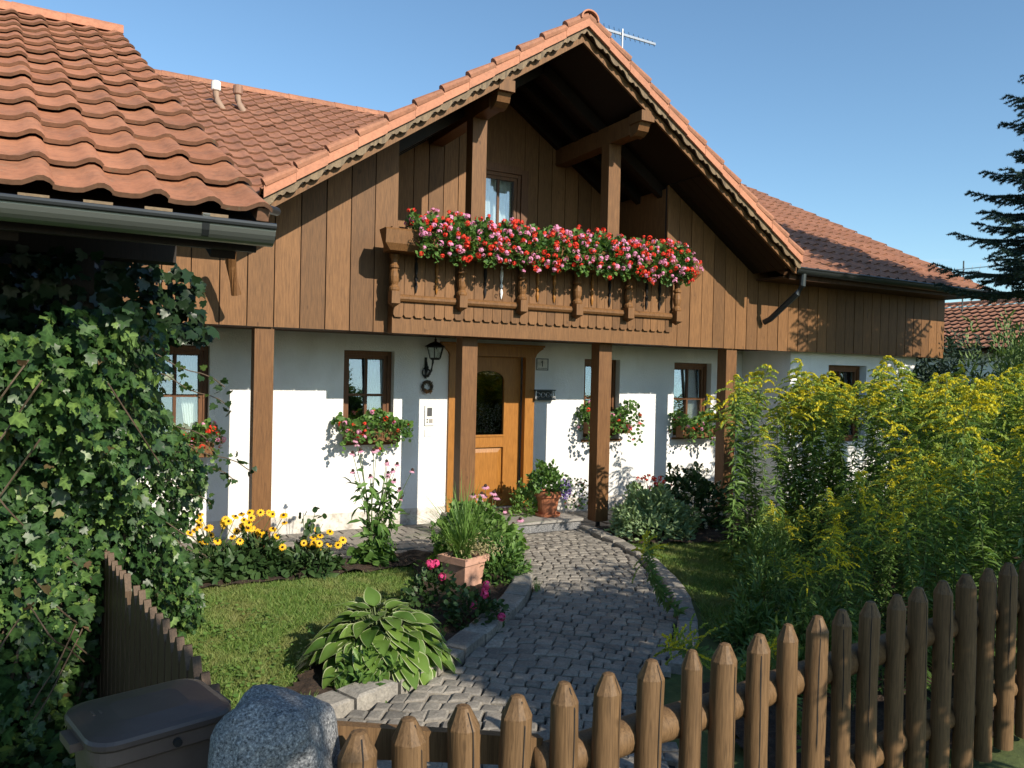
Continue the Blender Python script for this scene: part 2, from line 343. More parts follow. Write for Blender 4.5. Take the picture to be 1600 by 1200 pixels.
def daisies(P, Dn, r, k=11, droop=0.0):
    P = np.asarray(P, float); Dn = nrmz(np.asarray(Dn, float)); n = len(P); a = nrmz(np.cross(Dn, rdir(n))); b = np.cross(Dn, a)
    ang = np.arange(k) * 2 * math.pi / k
    d = a[:, None] * np.cos(ang)[None, :, None] + b[:, None] * np.sin(ang)[None, :, None] - Dn[:, None] * droop
    nn = np.repeat(Dn, k, 0); d = d.reshape(-1, 3); rr = np.repeat(np.zeros(n) + r, k)
    return scatter(T_PETAL, np.repeat(P, k, 0), d, nn + d * droop, rr, rr * .52)
_heads = {}
def blossoms(P, r, m, parent, k=16, T=T_PETAL, up=.35, name='blossom'):
    """every flower head is a part of its own; a few shared head shapes per colour"""
    P = np.asarray(P, float); rr = np.zeros(len(P)) + r; base = wloc(parent)
    for i, p in enumerate(P):
        key = (m.name, k, len(T[0]), i % 4)
        if key not in _heads:
            v_, f2 = umbels(np.zeros((1, 3)), 1.0, T, k, up); o = mesh_obj(name, v_, f2, m, None, (0, 0, 0)); _heads[key] = o.data
        else: o = bpy.data.objects.new(name, _heads[key]); C.objects.link(o)
        o.parent = parent; o.location = Vector(p) - base; o.scale = (rr[i],) * 3; o.rotation_euler = (0, 0, rng.random() * 6.28)
def daisy_heads(P, dn, r, k, droop, m, parent, cr=.014):
    dn = nrmz(np.asarray(dn, float)); base = wloc(parent)
    for p, d in zip(np.asarray(P, float), dn):
        v_, f2 = daisies(p[None], d[None], r * (.88 + .24 * rng.random()), k, droop); c = MB().tube([p - d * .005, p + d * .010, p + d * .020], [cr, cr, cr * .4], 7)
        fs = [tuple(f) for f in f2.tolist()] + [tuple(i + len(v_) for i in f) for f in c.f]
        mesh_obj('blossom', np.concatenate([v_, np.array(c.v)]), fs, [m, M['brownc']], parent, None, [0] * len(f2) + [1] * len(c.f))
def dome_leaves(T, c, rad, n, size, sv=.4, up=.5, inner=.55, wr=1.0, down=.0):
    """leaves through the outer shell of an ellipsoid standing on the ground"""
    d = rdir(n); d[:, 2] = np.abs(d[:, 2]) * (1 - down) - down * .3; rad = np.array(rad)
    lump = 1 + .16 * np.sin(d[:, 0] * 7 + c[0] * 3) * np.cos(d[:, 1] * 6 + c[1] * 5) + .1 * np.sin(d[:, 2] * 11 + d[:, 0] * 5)
    t = (inner + (1 - inner) * rng.random(n) ** .5) * lump
    P = np.array(c) + d * rad * t[:, None]
    D = d + rdir(n) * .8; D[:, 2] += up - .5; nn = d + rdir(n) * .5; nn[:, 2] += .6
    L = size * (1 - sv / 2 + sv * rng.random(n))
    return scatter(T, P, D, nn, L, L * wr)
def inpoly(x, y, poly):
    ins = np.zeros(len(x), bool); n = len(poly)
    for i in range(n):
        x0, y0 = poly[i]; x1, y1 = poly[(i + 1) % n]
        cr = ((y0 > y) != (y1 > y)) & (x < (x1 - x0) * (y - y0) / (y1 - y0 + 1e-12) + x0); ins ^= cr
    return ins
def polypts(poly, n):
    p = np.array(poly); lo, hi = p.min(0), p.max(0); out = np.zeros((0, 2))
    while len(out) < n:
        q = lo + (hi - lo) * rng.random((n * 2, 2)); out = np.concatenate([out, q[inpoly(q[:, 0], q[:, 1], poly)]])
    return out[:n]
def sheet(name, poly, z, m, th=.0):
    mb = MB()
    if th: mb.slab([(x, y, z) for x, y in poly], th)
    else: mb.add([(x, y, z) for x, y in poly], [tuple(range(len(poly)))])
    return tag(mb.build(name, m), kind='structure')
def bez(P, n):
    P = np.array(P, float); t = np.linspace(0, len(P) - 1, n); out = []
    for q in t:
        i = min(int(q), len(P) - 2); f = q - i; p0, p1, p2, p3 = P[max(i - 1, 0)], P[i], P[i + 1], P[min(i + 2, len(P) - 1)]
        out.append(.5 * ((2 * p1) + (p2 - p0) * f + (2 * p0 - 5 * p1 + 4 * p2 - p3) * f * f + (3 * p1 - p0 - 3 * p2 + p3) * f ** 3))
    return np.array(out)

# ------------------------------------------------------------------ ground, path, kerbs, lawn
sheet('ground', [(-400, -400), (400, -400), (400, 400), (-400, 400)], -.03, M['ground'])
sheet('road', [(-60, -7), (60, -7), (60, 1.6), (-60, 1.6)], -.015, M['asphalt'])
KLI = bez([(1.02, 4.07), (1.35, 4.20), (1.70, 4.34), (2.05, 4.53), (2.42, 4.82), (2.80, 5.17), (3.20, 5.58), (3.52, 6.02), (3.75, 6.5), (3.95, 7.1), (4.1, 7.7), (4.15, 8.04)], 60)
KRI = bez([(2.9, 3.6), (3.3, 3.95), (3.72, 4.34), (4.10, 4.79), (4.46, 5.31), (4.77, 5.90), (5.04, 6.57), (5.20, 7.30), (5.30, 8.02)], 60)
path_poly = [tuple(p) for p in KLI] + [tuple(p) for p in KRI[::-1]] + [(2.2, 2.3), (.5, 2.4), (.45, 3.3)]
sheet('path_bed', path_poly, -.012, M['joint'])
def setts(name, cells, m, h=.02, z0=-.02, chamf=.012):
    """each cell = 4 ground corners; a worn stone with sloped shoulders"""
    V = []; F = []
    for q in cells:
        q = np.array(q, float); c = q.mean(0); n = len(V); hh = h + random.uniform(-.006, .006); tx, ty = random.uniform(-.03, .03), random.uniform(-.03, .03)
        q = c + (q - c) * random.uniform(.90, .955) + rng.normal(size=(4, 2)) * .004
        for s, z in ((1, z0), (1, hh - chamf * .6), (.80, hh)):
            for p in q:
                e = c + (p - c) * s; V.append((e[0], e[1], z + (tx * (e[0] - c[0]) + ty * (e[1] - c[1]))))
        V.append((c[0], c[1], hh + .003))
        for l in range(2):
            for k in range(4): F.append((n + l * 4 + k, n + l * 4 + (k + 1) % 4, n + l * 4 + 4 + (k + 1) % 4, n + l * 4 + 4 + k))
        for k in range(4): F.append((n + 8 + k, n + 8 + (k + 1) % 4, n + 12))
    o = mesh_obj(name, V, F, m); return tag(o, kind='structure')
cells = []
CL = bez([(1.35, 1.9), (1.75, 2.7), (2.2, 3.5), (2.75, 4.2), (3.4, 4.9), (4.05, 5.7), (4.5, 6.6), (4.68, 7.4), (4.72, 8.1)], 400)
sg = np.r_[0, np.cumsum(np.linalg.norm(np.diff(CL, axis=0), axis=1))]; rows = int(sg[-1] / .098)
def rowpt(i, u):
    q = sg[-1] * i / rows; p = np.array([np.interp(q, sg, CL[:, 0]), np.interp(q, sg, CL[:, 1])]); q2 = min(q + .25, sg[-1]); q1 = max(q - .25, 0)
    d = np.array([np.interp(q2, sg, CL[:, 0]) - np.interp(q1, sg, CL[:, 0]), np.interp(q2, sg, CL[:, 1]) - np.interp(q1, sg, CL[:, 1])]); d /= np.linalg.norm(d)
    return p + np.array([d[1], -d[0]]) * u + d * (.02 * math.sin(u * 6 + i * .5) + .012 * math.sin(u * 23 + i * 2.1) - .07 * u * u)
pp_ = np.array(path_poly)
for i in range(rows):
    u = -1.9 + .11 * random.random()
    while u < 1.9:
        w_ = random.uniform(.082, .132); q = [rowpt(i, u), rowpt(i, u + w_), rowpt(i + 1, u + w_), rowpt(i + 1, u)]; c = np.mean(q, axis=0)
        if inpoly(c[:1], c[1:], path_poly)[0]: cells.append(q)
        u += w_
cells = [c if np.cross(np.array(c[1]) - c[0], np.array(c[2]) - c[0]) > 0 else c[::-1] for c in cells]
setts('path', cells, M['cobble'], .018)
def kerb(name, line, off, L, h, z0=-.05):
    ln = np.asarray(line); seg = np.r_[0, np.cumsum(np.linalg.norm(np.diff(ln, axis=0), axis=1))]; n = max(2, int(seg[-1] / L)); cl = []
    for k in range(n):
        ss = (seg[-1] * k / n, seg[-1] * (k + 1) / n); q = []
        for s in ss:
            p = np.array([np.interp(s, seg, ln[:, 0]), np.interp(s, seg, ln[:, 1])]); s2 = min(s + .02, seg[-1]); s1 = max(s - .02, 0)
            d = np.array([np.interp(s2, seg, ln[:, 0]) - np.interp(s1, seg, ln[:, 0]), np.interp(s2, seg, ln[:, 1]) - np.interp(s1, seg, ln[:, 1])]); d /= np.linalg.norm(d)
            q.append((p, p + np.array([-d[1], d[0]]) * off))
        c = [q[0][0], q[1][0], q[1][1], q[0][1]]
        cl.append(c if np.cross(c[1] - c[0], c[2] - c[0]) > 0 else c[::-1])
    return setts(name, cl, M['kerb'], h, z0, .02)
kerb('kerb', KLI, .20, .33, .085)
kerb('kerb', KRI[8:], -.16, .30, .055)
# paved strip along the house, right and left of the step
cl = []
for x in np.arange(-.2, 4.0, .2):
    for j, y in enumerate(np.arange(7.62, 9.0, .2)):
        if x > 3.6 and y < 7.9: continue
        xx = x + .1 * (j % 2); cl.append([(xx, y), (xx + .2, y), (xx + .2, y + .2), (xx, y + .2)])
for x in np.arange(5.44, 8.6, .2):
    for j, y in enumerate(np.arange(7.95, 9.0, .2)): cl.append([(x, y), (x + .2, y), (x + .2, y + .2), (x, y + .2)])
setts('pavement', cl, M['paver'], .012, -.02, .006)
sheet('pavement_bed', [(-.4, 7.6), (8.95, 7.6), (8.95, 9.02), (-.4, 9.02)], -.008, M['joint'])
def bumpy(name, poly, z, m, amp=.03, step=.05):
    p = np.array(poly); lo, hi = p.min(0), p.max(0); nx, ny = int((hi[0] - lo[0]) / step) + 2, int((hi[1] - lo[1]) / step) + 2
    gx, gy = np.meshgrid(lo[0] + np.arange(nx) * step, lo[1] + np.arange(ny) * step, indexing='ij')
    Z = np.array([mnoise.noise(Vector((a * 9, b_ * 9, 3.3))) for a, b_ in zip(gx.ravel(), gy.ravel())]).reshape(nx, ny) * amp + z
    V = np.stack([gx, gy, Z], -1).reshape(-1, 3); idx = np.arange(nx * ny).reshape(nx, ny)
    Q = np.stack([idx[:-1, :-1], idx[1:, :-1], idx[1:, 1:], idx[:-1, 1:]], -1).reshape(-1, 4); c = V[Q].mean(1); Q = Q[inpoly(c[:, 0], c[:, 1], poly)]
    return tag(mesh_obj(name, V, Q, m, smooth=True), kind='structure')
SOIL1 = [(.95, 3.95), (1.3, 4.32), (1.9, 4.64), (2.4, 5.02), (2.95, 5.6), (3.34, 6.1), (3.6, 6.7), (3.78, 7.2), (3.6, 7.5), (2.9, 7.35), (2.6, 6.5), (2.2, 5.7), (1.7, 5.15), (1.2, 4.85), (1.0, 4.5)]
bumpy('soil_bed', SOIL1, .03, M['soil'], .045)
bumpy('soil_bed', [(.7, 7.05), (2.9, 7.08), (3.6, 7.3), (3.7, 7.62), (.5, 7.62)], .02, M['soil'], .04)
bumpy('soil_bed', [(5.45, 7.1), (6.3, 6.75), (8.9, 6.9), (8.9, 8.0), (5.4, 7.95)], .02, M['soil'], .04)
bumpy('soil_bed', [(4.15, 3.95), (4.55, 4.45), (5.05, 4.95), (5.7, 5.6), (6.6, 6.3), (11, 6.3), (11, 2.45), (2.8, 2.45), (3.2, 3.6)], .01, M['soil'], .05, .08)
LAWN_L = [(.40, 2.75), (.95, 3.9), (1.0, 4.6), (1.3, 4.95), (1.75, 5.25), (2.2, 5.8), (2.6, 6.6), (2.85, 7.1), (.7, 7.1), (.2, 6.3)]
LAWN_R = [(4.05, 4.35), (4.55, 5.05), (4.9, 5.7), (5.2, 6.4), (5.36, 7.1), (5.9, 6.85), (8.5, 6.9), (8.5, 6.4), (6.6, 6.2), (5.75, 5.5), (5.05, 4.8), (4.3, 4.0)]
def lawn(name, poly, dens):
    p = np.array(poly); a = .5 * abs(np.dot(p[:, 0], np.roll(p[:, 1], 1)) - np.dot(p[:, 1], np.roll(p[:, 0], 1))); n = int(a * dens)
    q = polypts(poly, n); P = np.c_[q, np.full(n, -.02)]; d = rdir(n) * 1.0; d[:, 2] = .85
    cl_ = np.sin(q[:, 0] * 5.1 + 2 * np.sin(q[:, 1] * 3.7)) * np.cos(q[:, 1] * 4.3 + q[:, 0])
    L = (.036 + .028 * rng.random(n)) * (1 + .10 * cl_)
    v_, f_2 = scatter(T_BLADE, P, d, rdir(n), L, .0055)
    return tag(mesh_obj(name, v_, f_2, M['grass']), kind='stuff')
tag(lawn('lawn', LAWN_L, 9500), 'short sunny grass between ivy hedge and curved kerb', 'grass')
n = 1300; q = polypts([(.42, 2.8), (.95, 3.9), (1.0, 4.6), (1.3, 4.95), (1.6, 5.4), (1.0, 6.6), (.5, 6.3)], n); q = q[np.sin(q[:, 0] * 9) * np.cos(q[:, 1] * 7 + q[:, 0] * 4) + .5 * rng.normal(size=n) > .1]; v_, f_2 = scatter(T_ROUND, np.c_[q, .012 + .03 * rng.random(len(q))], rdir(len(q)) * [1, 1, .2], rdir(len(q)) * .4 + [0, 0, 1], .018 + .016 * rng.random(len(q)))
tag(mesh_obj('clover', v_, f_2, M['green2']), 'small round clover leaves scattered in the left lawn near the old fence', 'clover', kind='stuff')
tag(lawn('lawn', LAWN_R, 9000), 'green grass patch between right path kerb and goldenrods', 'grass')

# ------------------------------------------------------------------ roof tiles
PROF = [(0, .004), (.12, .0), (.34, .0), (.49, .004), (.61, .016), (.72, .028), (.83, .031), (.93, .022), (1.0, .007)]
def tiles(name, O, u, v, nu, nv, m, parent, keep=None, cover=.205, gauge=.34, tail=.026, low=False):
    O = np.array(O, float); u = np.array(u, float); v = np.array(v, float); nrm = np.cross(u, v); nrm /= np.linalg.norm(nrm)
    V = []; F = []; MI = []; prof = PROF[::2] if low else PROF; k = len(prof)
    for j in range(nv):
        for i in range(nu):
            c = O + u * cover * (i + .5) + v * gauge * (j + .5)
            if keep is not None and not keep(c): continue
            n = len(V); jit = random.uniform(-.005, .005); sk = random.uniform(-.009, .009)
            for (b0, h) in ((-.05 * 0, tail), (1.12, .0)):
                for s, z in prof:
                    V.append(O + u * cover * (i + s * 1.03) + v * gauge * (j + b0 + sk * s) + nrm * (z + h + jit))
            for s, z in prof: V.append(O + u * cover * (i + s * 1.03) + v * gauge * (j + sk * s) + nrm * (z + tail + jit))
            for s, z in prof: V.append(O + u * cover * (i + s * 1.03) + v * gauge * (j + sk * s + .01) + nrm * (z + tail - .020 + jit))
            for a in range(k - 1):
                F.append((n + a, n + a + 1, n + k + a + 1, n + k + a)); F.append((n + 3 * k + a, n + 3 * k + a + 1, n + 2 * k + a + 1, n + 2 * k + a)); MI += [0, 1]
    return mesh_obj(name, V, F, [m, M['tile_edge']], parent, None, MI, True)
def ridge_caps(name, a, b_, r, L, m, parent, lift=0):
    a, b_ = Vector(a), Vector(b_); d = (b_ - a); n = int(d.length / L); d.normalize(); sd = d.cross(Vector((0, 0, 1))).normalized(); mb = MB(); K = 10
    for i in range(n):
        p0 = a + d * L * i; p1 = a + d * (L * (i + 1) + .04); vs = []
        for p, rr in ((p0, r * 1.07), (p1, r)):
            for q in (rr, rr - .018):
                for k in range(K + 1):
                    an = math.pi * (1.08 * k / K - .04); vs.append(p + sd * q * math.cos(an) + Vector((0, 0, 1)) * (q * math.sin(an) * .85 + lift))
        kk = K + 1; fs = []
        for k in range(K):
            fs += [(k, k + 1, 2 * kk + k + 1, 2 * kk + k), (kk + k + 1, kk + k, 3 * kk + k, 3 * kk + k + 1), (k + 1, k, kk + k, kk + k + 1), (2 * kk + k, 2 * kk + k + 1, 3 * kk + k + 1, 3 * kk + k)]
        fs += [(0, 2 * kk, 3 * kk, kk), (K, kk + K, 3 * kk + K, 2 * kk + K)]
        mb.add(vs, fs)
    return mb.build(name, m, parent, smooth=False)
def gutter(name, a, b_, r, parent, m=None):
    a, b_ = Vector(a), Vector(b_); d = (b_ - a).normalized(); sd = d.cross(Vector((0, 0, 1))).normalized(); K = 12; vs = []
    for p in (a, b_):
        for q in (r, r - .006):
            for k in range(K + 1):
                an = math.pi + math.pi * k / K; vs.append(p + sd * q * math.cos(an) + Vector((0, 0, q * math.sin(an))))
    kk = K + 1; fs = []
    for k in range(K): fs += [(k, k + 1, 2 * kk + k + 1, 2 * kk + k)[::-1], (kk + k + 1, kk + k, 3 * kk + k, 3 * kk + k + 1)[::-1]]
    for e in (0, 2 * kk): fs.append(tuple(e + k for k in range(kk)))
    mb = MB().add(vs, fs); o = mb.build(name, m or M['zinc'], parent)
    bead = MB().tube([a + sd * (r + .004), b_ + sd * (r + .004)], .013, 8); bead.build('gutter_bead', M['zincdark'], o)
    return o

# ------------------------------------------------------------------ the house
house = thing('house', 'Alpine style house with brown board cladding, white walls and terracotta gable roof', 'house', (4.65, 8.5, 0))
X0 = 4.65; ZA = 5.70; SL = .676; HW = 3.32; YV = 7.06
def zt(x): return ZA - SL * abs(x - X0)
ME0, MS = 3.36, .5026
def zm(y): return ME0 + MS * (y - 7.35)
YW = 9.05
def wall_open(name, x0, x1, z0, z1, y0, y1, ops, m, parent):
    xs = sorted({x0, x1} | {o[0] for o in ops} | {o[1] for o in ops}); zs = sorted({z0, z1} | {o[2] for o in ops} | {o[3] for o in ops}); mb = MB()
    for i in range(len(xs) - 1):
        for j in range(len(zs) - 1):
            cx, cz = (xs[i] + xs[i + 1]) / 2, (zs[j] + zs[j + 1]) / 2
            if any(o[0] < cx < o[1] and o[2] < cz < o[3] for o in ops): continue
            a, b_, c, d = xs[i], xs[i + 1], zs[j], zs[j + 1]
            mb.quad((a, y0, c), (b_, y0, c), (b_, y0, d), (a, y0, d)); mb.quad((a, y1, d), (b_, y1, d), (b_, y1, c), (a, y1, c))
    for o in ops + [(x0, x1, z0, z1)]:
        a, b_, c, d = o
        mb.quad((a, y0, c), (a, y1, c), (b_, y1, c), (b_, y0, c)); mb.quad((a, y0, d), (b_, y0, d), (b_, y1, d), (a, y1, d))
        mb.quad((a, y0, c), (a, y0, d), (a, y1, d), (a, y1, c)); mb.quad((b_, y0, c), (b_, y1, c), (b_, y1, d), (b_, y0, d))
    return mb.build(name, m, parent)
W_G = [(.50, 1.17, 1.0, 2.11), (2.65, 3.27, 1.03, 2.12), (6.02, 6.62, 1.0, 2.11), (7.60, 8.32, 1.0, 2.10)]
DOOR = (4.02, 5.20, .13, 2.22)
wall_open('wall', -4.2, 8.95, .0, 2.42, YW, YW + .32, W_G + [DOOR], M['plaster'], house)
wp = MB(); wp.quad((8.95, 8.1, 0), (8.95, YW + .3, 0), (8.95, YW + .3, 2.42), (8.95, 8.1, 2.42)); 
WING_W = (9.75, 10.60, .95, 2.12)
wall_open('wall', 8.97, 11.10, 0, 2.36, 8.1, 8.42, [WING_W], M['plaster'], house)
MB().box(8.95, 8.967, 8.1, YW - .002, 0, 2.36).build('wall', M['plaster'], house)
MB().prism([(11.102, 0), (11.18, 0), (11.22, .9), (11.42, 1.6), (11.80, 2.18), (11.80, 2.36), (11.102, 2.36)], 8.105, 8.42).build('buttress', M['plaster'], house)
MB().box(11.10, 11.13, 8.5, 13, 0, 3.2).build('side_wall', M['plaster'], house)
pl = MB(); pl.box(-4.2, 4.015, YW - .004, YW - .0005, .0, .205); pl.box(5.205, 8.94, YW - .004, YW - .0005, 0, .205); pl.build('plinth', M['plinth'], house)
MB().box(-4.2, 12.2, 9.9, 9.95, 0, 3.2).build('interior', M['black'], house)

def window(x0, x1, z0, z1, y, mullions, transoms, parent, curtain='sides', fw=.05, tilt=.06):
    fr = MB()
    fr.box(x0, x0 + fw, y, y + .07, z0, z1); fr.box(x1 - fw, x1, y, y + .07, z0, z1)
    fr.box(x0 + fw, x1 - fw, y + .001, y + .069, z1 - fw, z1); fr.box(x0 + fw, x1 - fw, y + .001, y + .069, z0, z0 + fw)
    o = fr.build('window', M['frame'], parent)
    sa = MB(); a, b_, c, d = x0 + fw + .001, x1 - fw - .001, z0 + fw + .001, z1 - fw - .001; s = .042
    sa.box(a, a + s, y + .015, y + .062, c, d); sa.box(b_ - s, b_, y + .015, y + .062, c, d); sa.box(a + s, b_ - s, y + .016, y + .061, c, c + s); sa.box(a + s, b_ - s, y + .016, y + .061, d - s, d)
    for f in mullions: mx = a + (b_ - a) * f; sa.box(mx - .016, mx + .016, y + .020, y + .058, c + s, d - s)
    for f in transoms: mz = c + (d - c) * f; sa.box(a + s, b_ - s, y + .023, y + .055, mz - .014, mz + .014)
    sa.build('sash', M['frame'], o)
    MB().add([(a + s, y + .03, c + s), (b_ - s, y + .03, c + s), (b_ - s, y + .03 + tilt, d - s), (a + s, y + .03 + tilt, d - s), (a + s, y + .034, c + s), (b_ - s, y + .034, c + s), (b_ - s, y + .034 + tilt, d - s), (a + s, y + .034 + tilt, d - s)], [(0, 1, 2, 3), (7, 6, 5, 4), (0, 4, 5, 1), (1, 5, 6, 2), (2, 6, 7, 3), (3, 7, 4, 0)]).build('pane', M['glass'], o)
    cu = []
    def drape(xa, xb, za, zb, xa2=None, xb2=None):
        n = 40; xa2 = xa if xa2 is None else xa2; xb2 = xb if xb2 is None else xb2; V = []; F = []
        for j in range(7):
            t = j / 6; l = xa + (xa2 - xa) * t; rr = xb + (xb2 - xb) * t
            for i in range(n): V.append((l + (rr - l) * i / (n - 1), y + .155 + .016 * math.sin(i * 1.15 + .4 * t), za + (zb - za) * t))
        for j in range(6):
            for i in range(n - 1): q = j * n + i; F.append((q, q + 1, q + n + 1, q + n))
        cu.append((np.array(V, float), np.array(F)))
    wdt = b_ - a
    if curtain == 'full': drape(a, b_, c, d)
    elif curtain == 'sides': drape(a, a + wdt * .08, c, d, a, a + wdt * .30); drape(b_ - wdt * .12, b_, c, d, b_ - wdt * .36, b_)
    elif curtain == 'right': drape(b_ - wdt * .26, b_, c, d, b_ - wdt * .5, b_)
    if cu:
        v_, f_2 = merge(cu); mesh_obj('curtain', v_, f_2, M['curtain'], o, smooth=True)
    return o
for k, (a, b_, c, d) in enumerate(W_G): window(a + .002, b_ - .002, c + .03, d - .002, YW + .10, [.5], [.5], house, ['right', 'right', 'sides', 'right'][k])
window(WING_W[0] + .002, WING_W[1] - .002, WING_W[2] + .002, WING_W[3] - .002, 8.22, [.5], [.5], house, 'sides')
for a, b_, c, d in W_G: MB().box(a - .03, b_ + .03, YW - .03, YW + .098, c - .03, c - .001).build('window_sill', M['beam'], house)

# front door
dr = MB(); y = YW
dr.box(3.985, 4.115, y - .035, y + .05, .132, 2.10); dr.box(5.075, 5.215, y - .035, y + .05, .132, 2.10)
frame = dr.build('door_frame', M['door'], house)
cr = MB()
pts = [(3.985, 2.10), (3.97, 2.14), (3.93, 2.18), (3.87, 2.215), (3.87, 2.235), (5.33, 2.235), (5.33, 2.215), (5.27, 2.18), (5.23, 2.14), (5.215, 2.10)]
cr.prism(pts, y - .05, y + .06); cr.box(3.86, 5.34, y - .075, y + .06, 2.236, 2.262)
cr.build('cornice', M['door'], frame)
lf = MB(); yl = y + .09
lf.box(4.117, 4.36, yl, yl + .05, .14, 2.098); lf.box(4.82, 5.073, yl, yl + .05, .14, 2.098)
lf.box(4.361, 4.819, yl, yl + .05, .14, .30); lf.box(4.361, 4.819, yl, yl + .05, .92, 1.08)
ar = [(4.361, 2.098), (4.361, 1.80)] + [(4.59 + .2289 * math.cos(t_), 1.80 + .115 * math.sin(t_)) for t_ in np.linspace(math.pi, 0, 14)] + [(4.819, 1.80), (4.819, 2.098)]
for i in range(len(ar) - 1):
    p, q = ar[i], ar[i + 1]
    if q[0] > p[0] + 1e-6: lf.prism([(p[0], p[1]), (q[0], q[1]), (q[0], 2.098), (p[0], 2.098)], yl, yl + .05)
leafd = lf.build('door', M['door'], house)
pn = MB()
for z0, z1, in ((.30, .92),):
    pn.box(4.362, 4.818, yl + .022, yl + .045, z0 + .001, z1 - .001)
    a = .06; vs = [(4.37, yl + .021, z0 + .01), (4.81, yl + .021, z0 + .01), (4.81, yl + .021, z1 - .01), (4.37, yl + .021, z1 - .01), (4.37 + a, yl + .004, z0 + .01 + a), (4.81 - a, yl + .004, z0 + .01 + a), (4.81 - a, yl + .004, z1 - .01 - a), (4.37 + a, yl + .004, z1 - .01 - a)]
    pn.add(vs, [(0, 1, 5, 4), (1, 2, 6, 5), (2, 3, 7, 6), (3, 0, 4, 7), (4, 5, 6, 7)])
pn.build('door_panel', M['door'], leafd)
md = MB()
for (a, b_, c, d) in ((4.345, 4.835, 1.055, 1.082), (4.345, 4.835, .918, .94), (4.345, 4.835, .285, .305)): md.box(a, b_, yl - .014, yl - .0005, c, d)
for xx in (4.335, 4.822): md.box(xx, xx + .022, yl - .013, yl - .0005, 1.083, 1.80); md.box(xx, xx + .022, yl - .013, yl - .0005, .306, .917)
md.build('moulding', M['door'], leafd)
MB().box(4.362, 4.818, yl + .02, yl + .024, 1.081, 1.92).build('pane', M['darkglass'], leafd)
lc = []
P = np.c_[4.37 + .44 * rng.random(260), np.full(260, yl + .035), 1.10 + .40 * rng.random(260)]
lc = scatter(T_QUAD, P, rdir(260) * [1, .05, 1], [0, -1, 0], .012 + .012 * rng.random(260), .006)
mesh_obj('lace_curtain', lc[0], lc[1], M['lace'], leafd)
hd = MB(); hd.box(4.15, 4.185, yl - .008, yl, 1.02, 1.24); hd.tube([(4.167, yl, 1.16), (4.167, yl - .05, 1.16), (4.19, yl - .058, 1.158), (4.27, yl - .055, 1.15)], .009, 8); hd.lathe([(.006, 0), (.018, .004), (.018, .014), (.005, .02)], (4.167, yl - .014, 1.055), 10)
hd.build('handle', M['brass'], leafd)
# door step
stp = MB(); stp.box(3.93, 5.40, 8.06, 9.046, .098, .130)
st_o = stp.build('door_step', M['slab'], house); MB().box(3.95, 5.38, 8.09, 9.046, -.02, .0975).build('riser', M['granite'], st_o)

# porch ceiling and posts
MB().box(-4.2, 8.95, 7.93, YW - .001, 2.31, 2.36).build('porch_ceiling', M['dark_wood'], house)
MB().box(8.98, 11.8, 7.93, 8.098, 2.31, 2.36).build('porch_ceiling', M['dark_wood'], house)
for x, zb in ((1.43, .10), (3.65, .10), (5.48, .10), (7.54, .10)):
    p = MB(); p.box(x, x + .185, 7.92, 8.09, zb, 2.285); po = p.build('porch_post', M['beam'], house)
    ft = MB(); ft.box(x + .07, x + .11, 7.98, 8.02, .012, zb - .001); ft.box(x + .03, x + .155, 7.94, 8.06, .0, .011); ft.build('post_foot', M['zincdark'], po)

# board cladding (every board its own slab, gaps between them)
def boards(x0, x1, wd, zb, ztop, y, name='board_cladding', th=.024, m=None, parent=house, gap=.010, zbot=None):
    mb = MB(); n = max(1, round((x1 - x0) / wd)); wd = (x1 - x0) / n
    for i in range(n):
        a, b_ = x0 + i * wd + gap / 2, x0 + (i + 1) * wd - gap / 2; dy = random.uniform(-.003, .003)
        za, zb_ = ztop(a), ztop(b_); z0 = zb + random.uniform(-.002, .002)
        if a < X0 < b_ and ztop is gtop: mb.prism([(a, z0), (b_, z0), (b_, zb_), (X0, ztop(X0)), (a, za)], y + dy, y + dy + th)
        else: mb.prism([(a, z0), (b_, z0), (b_, zb_), (a, za)], y + dy, y + dy + th)
    return mb.build(name, m or M['clad'], parent)
gtop = lambda x: zt(x) - .162
YC = 7.885
def ltop(x): return max(min(gtop(x), 9), 3.40) if x > 1.5 else 3.44
boards(-4.2, 2.86, .252, 2.29, ltop, YC)
def rtop(x): return max(gtop(x), 3.42) if x < 7.8 else 3.46
boards(6.45, 8.05, .2, 2.285, rtop, YC)
boards(8.05, 12.18, .2, 2.285, lambda x: 3.46, YC)
bk = MB(); bk.prism([(-4.2, 2.30), (2.86, 2.30), (2.86, gtop(2.86) - .02), (1.5, 3.39), (-4.2, 3.39)], YC + .03, YC + .045)
bk.prism([(6.45, 2.30), (12.18, 2.30), (12.18, 3.40), (7.8, 3.40), (6.45, gtop(6.45) - .02)], YC + .03, YC + .045)
bk.build('cladding_backing', M['black'], house)
MB().box(12.155, 12.18, YC + .03, 13.0, 2.29, 3.5).build('side_cladding', M['clad'], house)
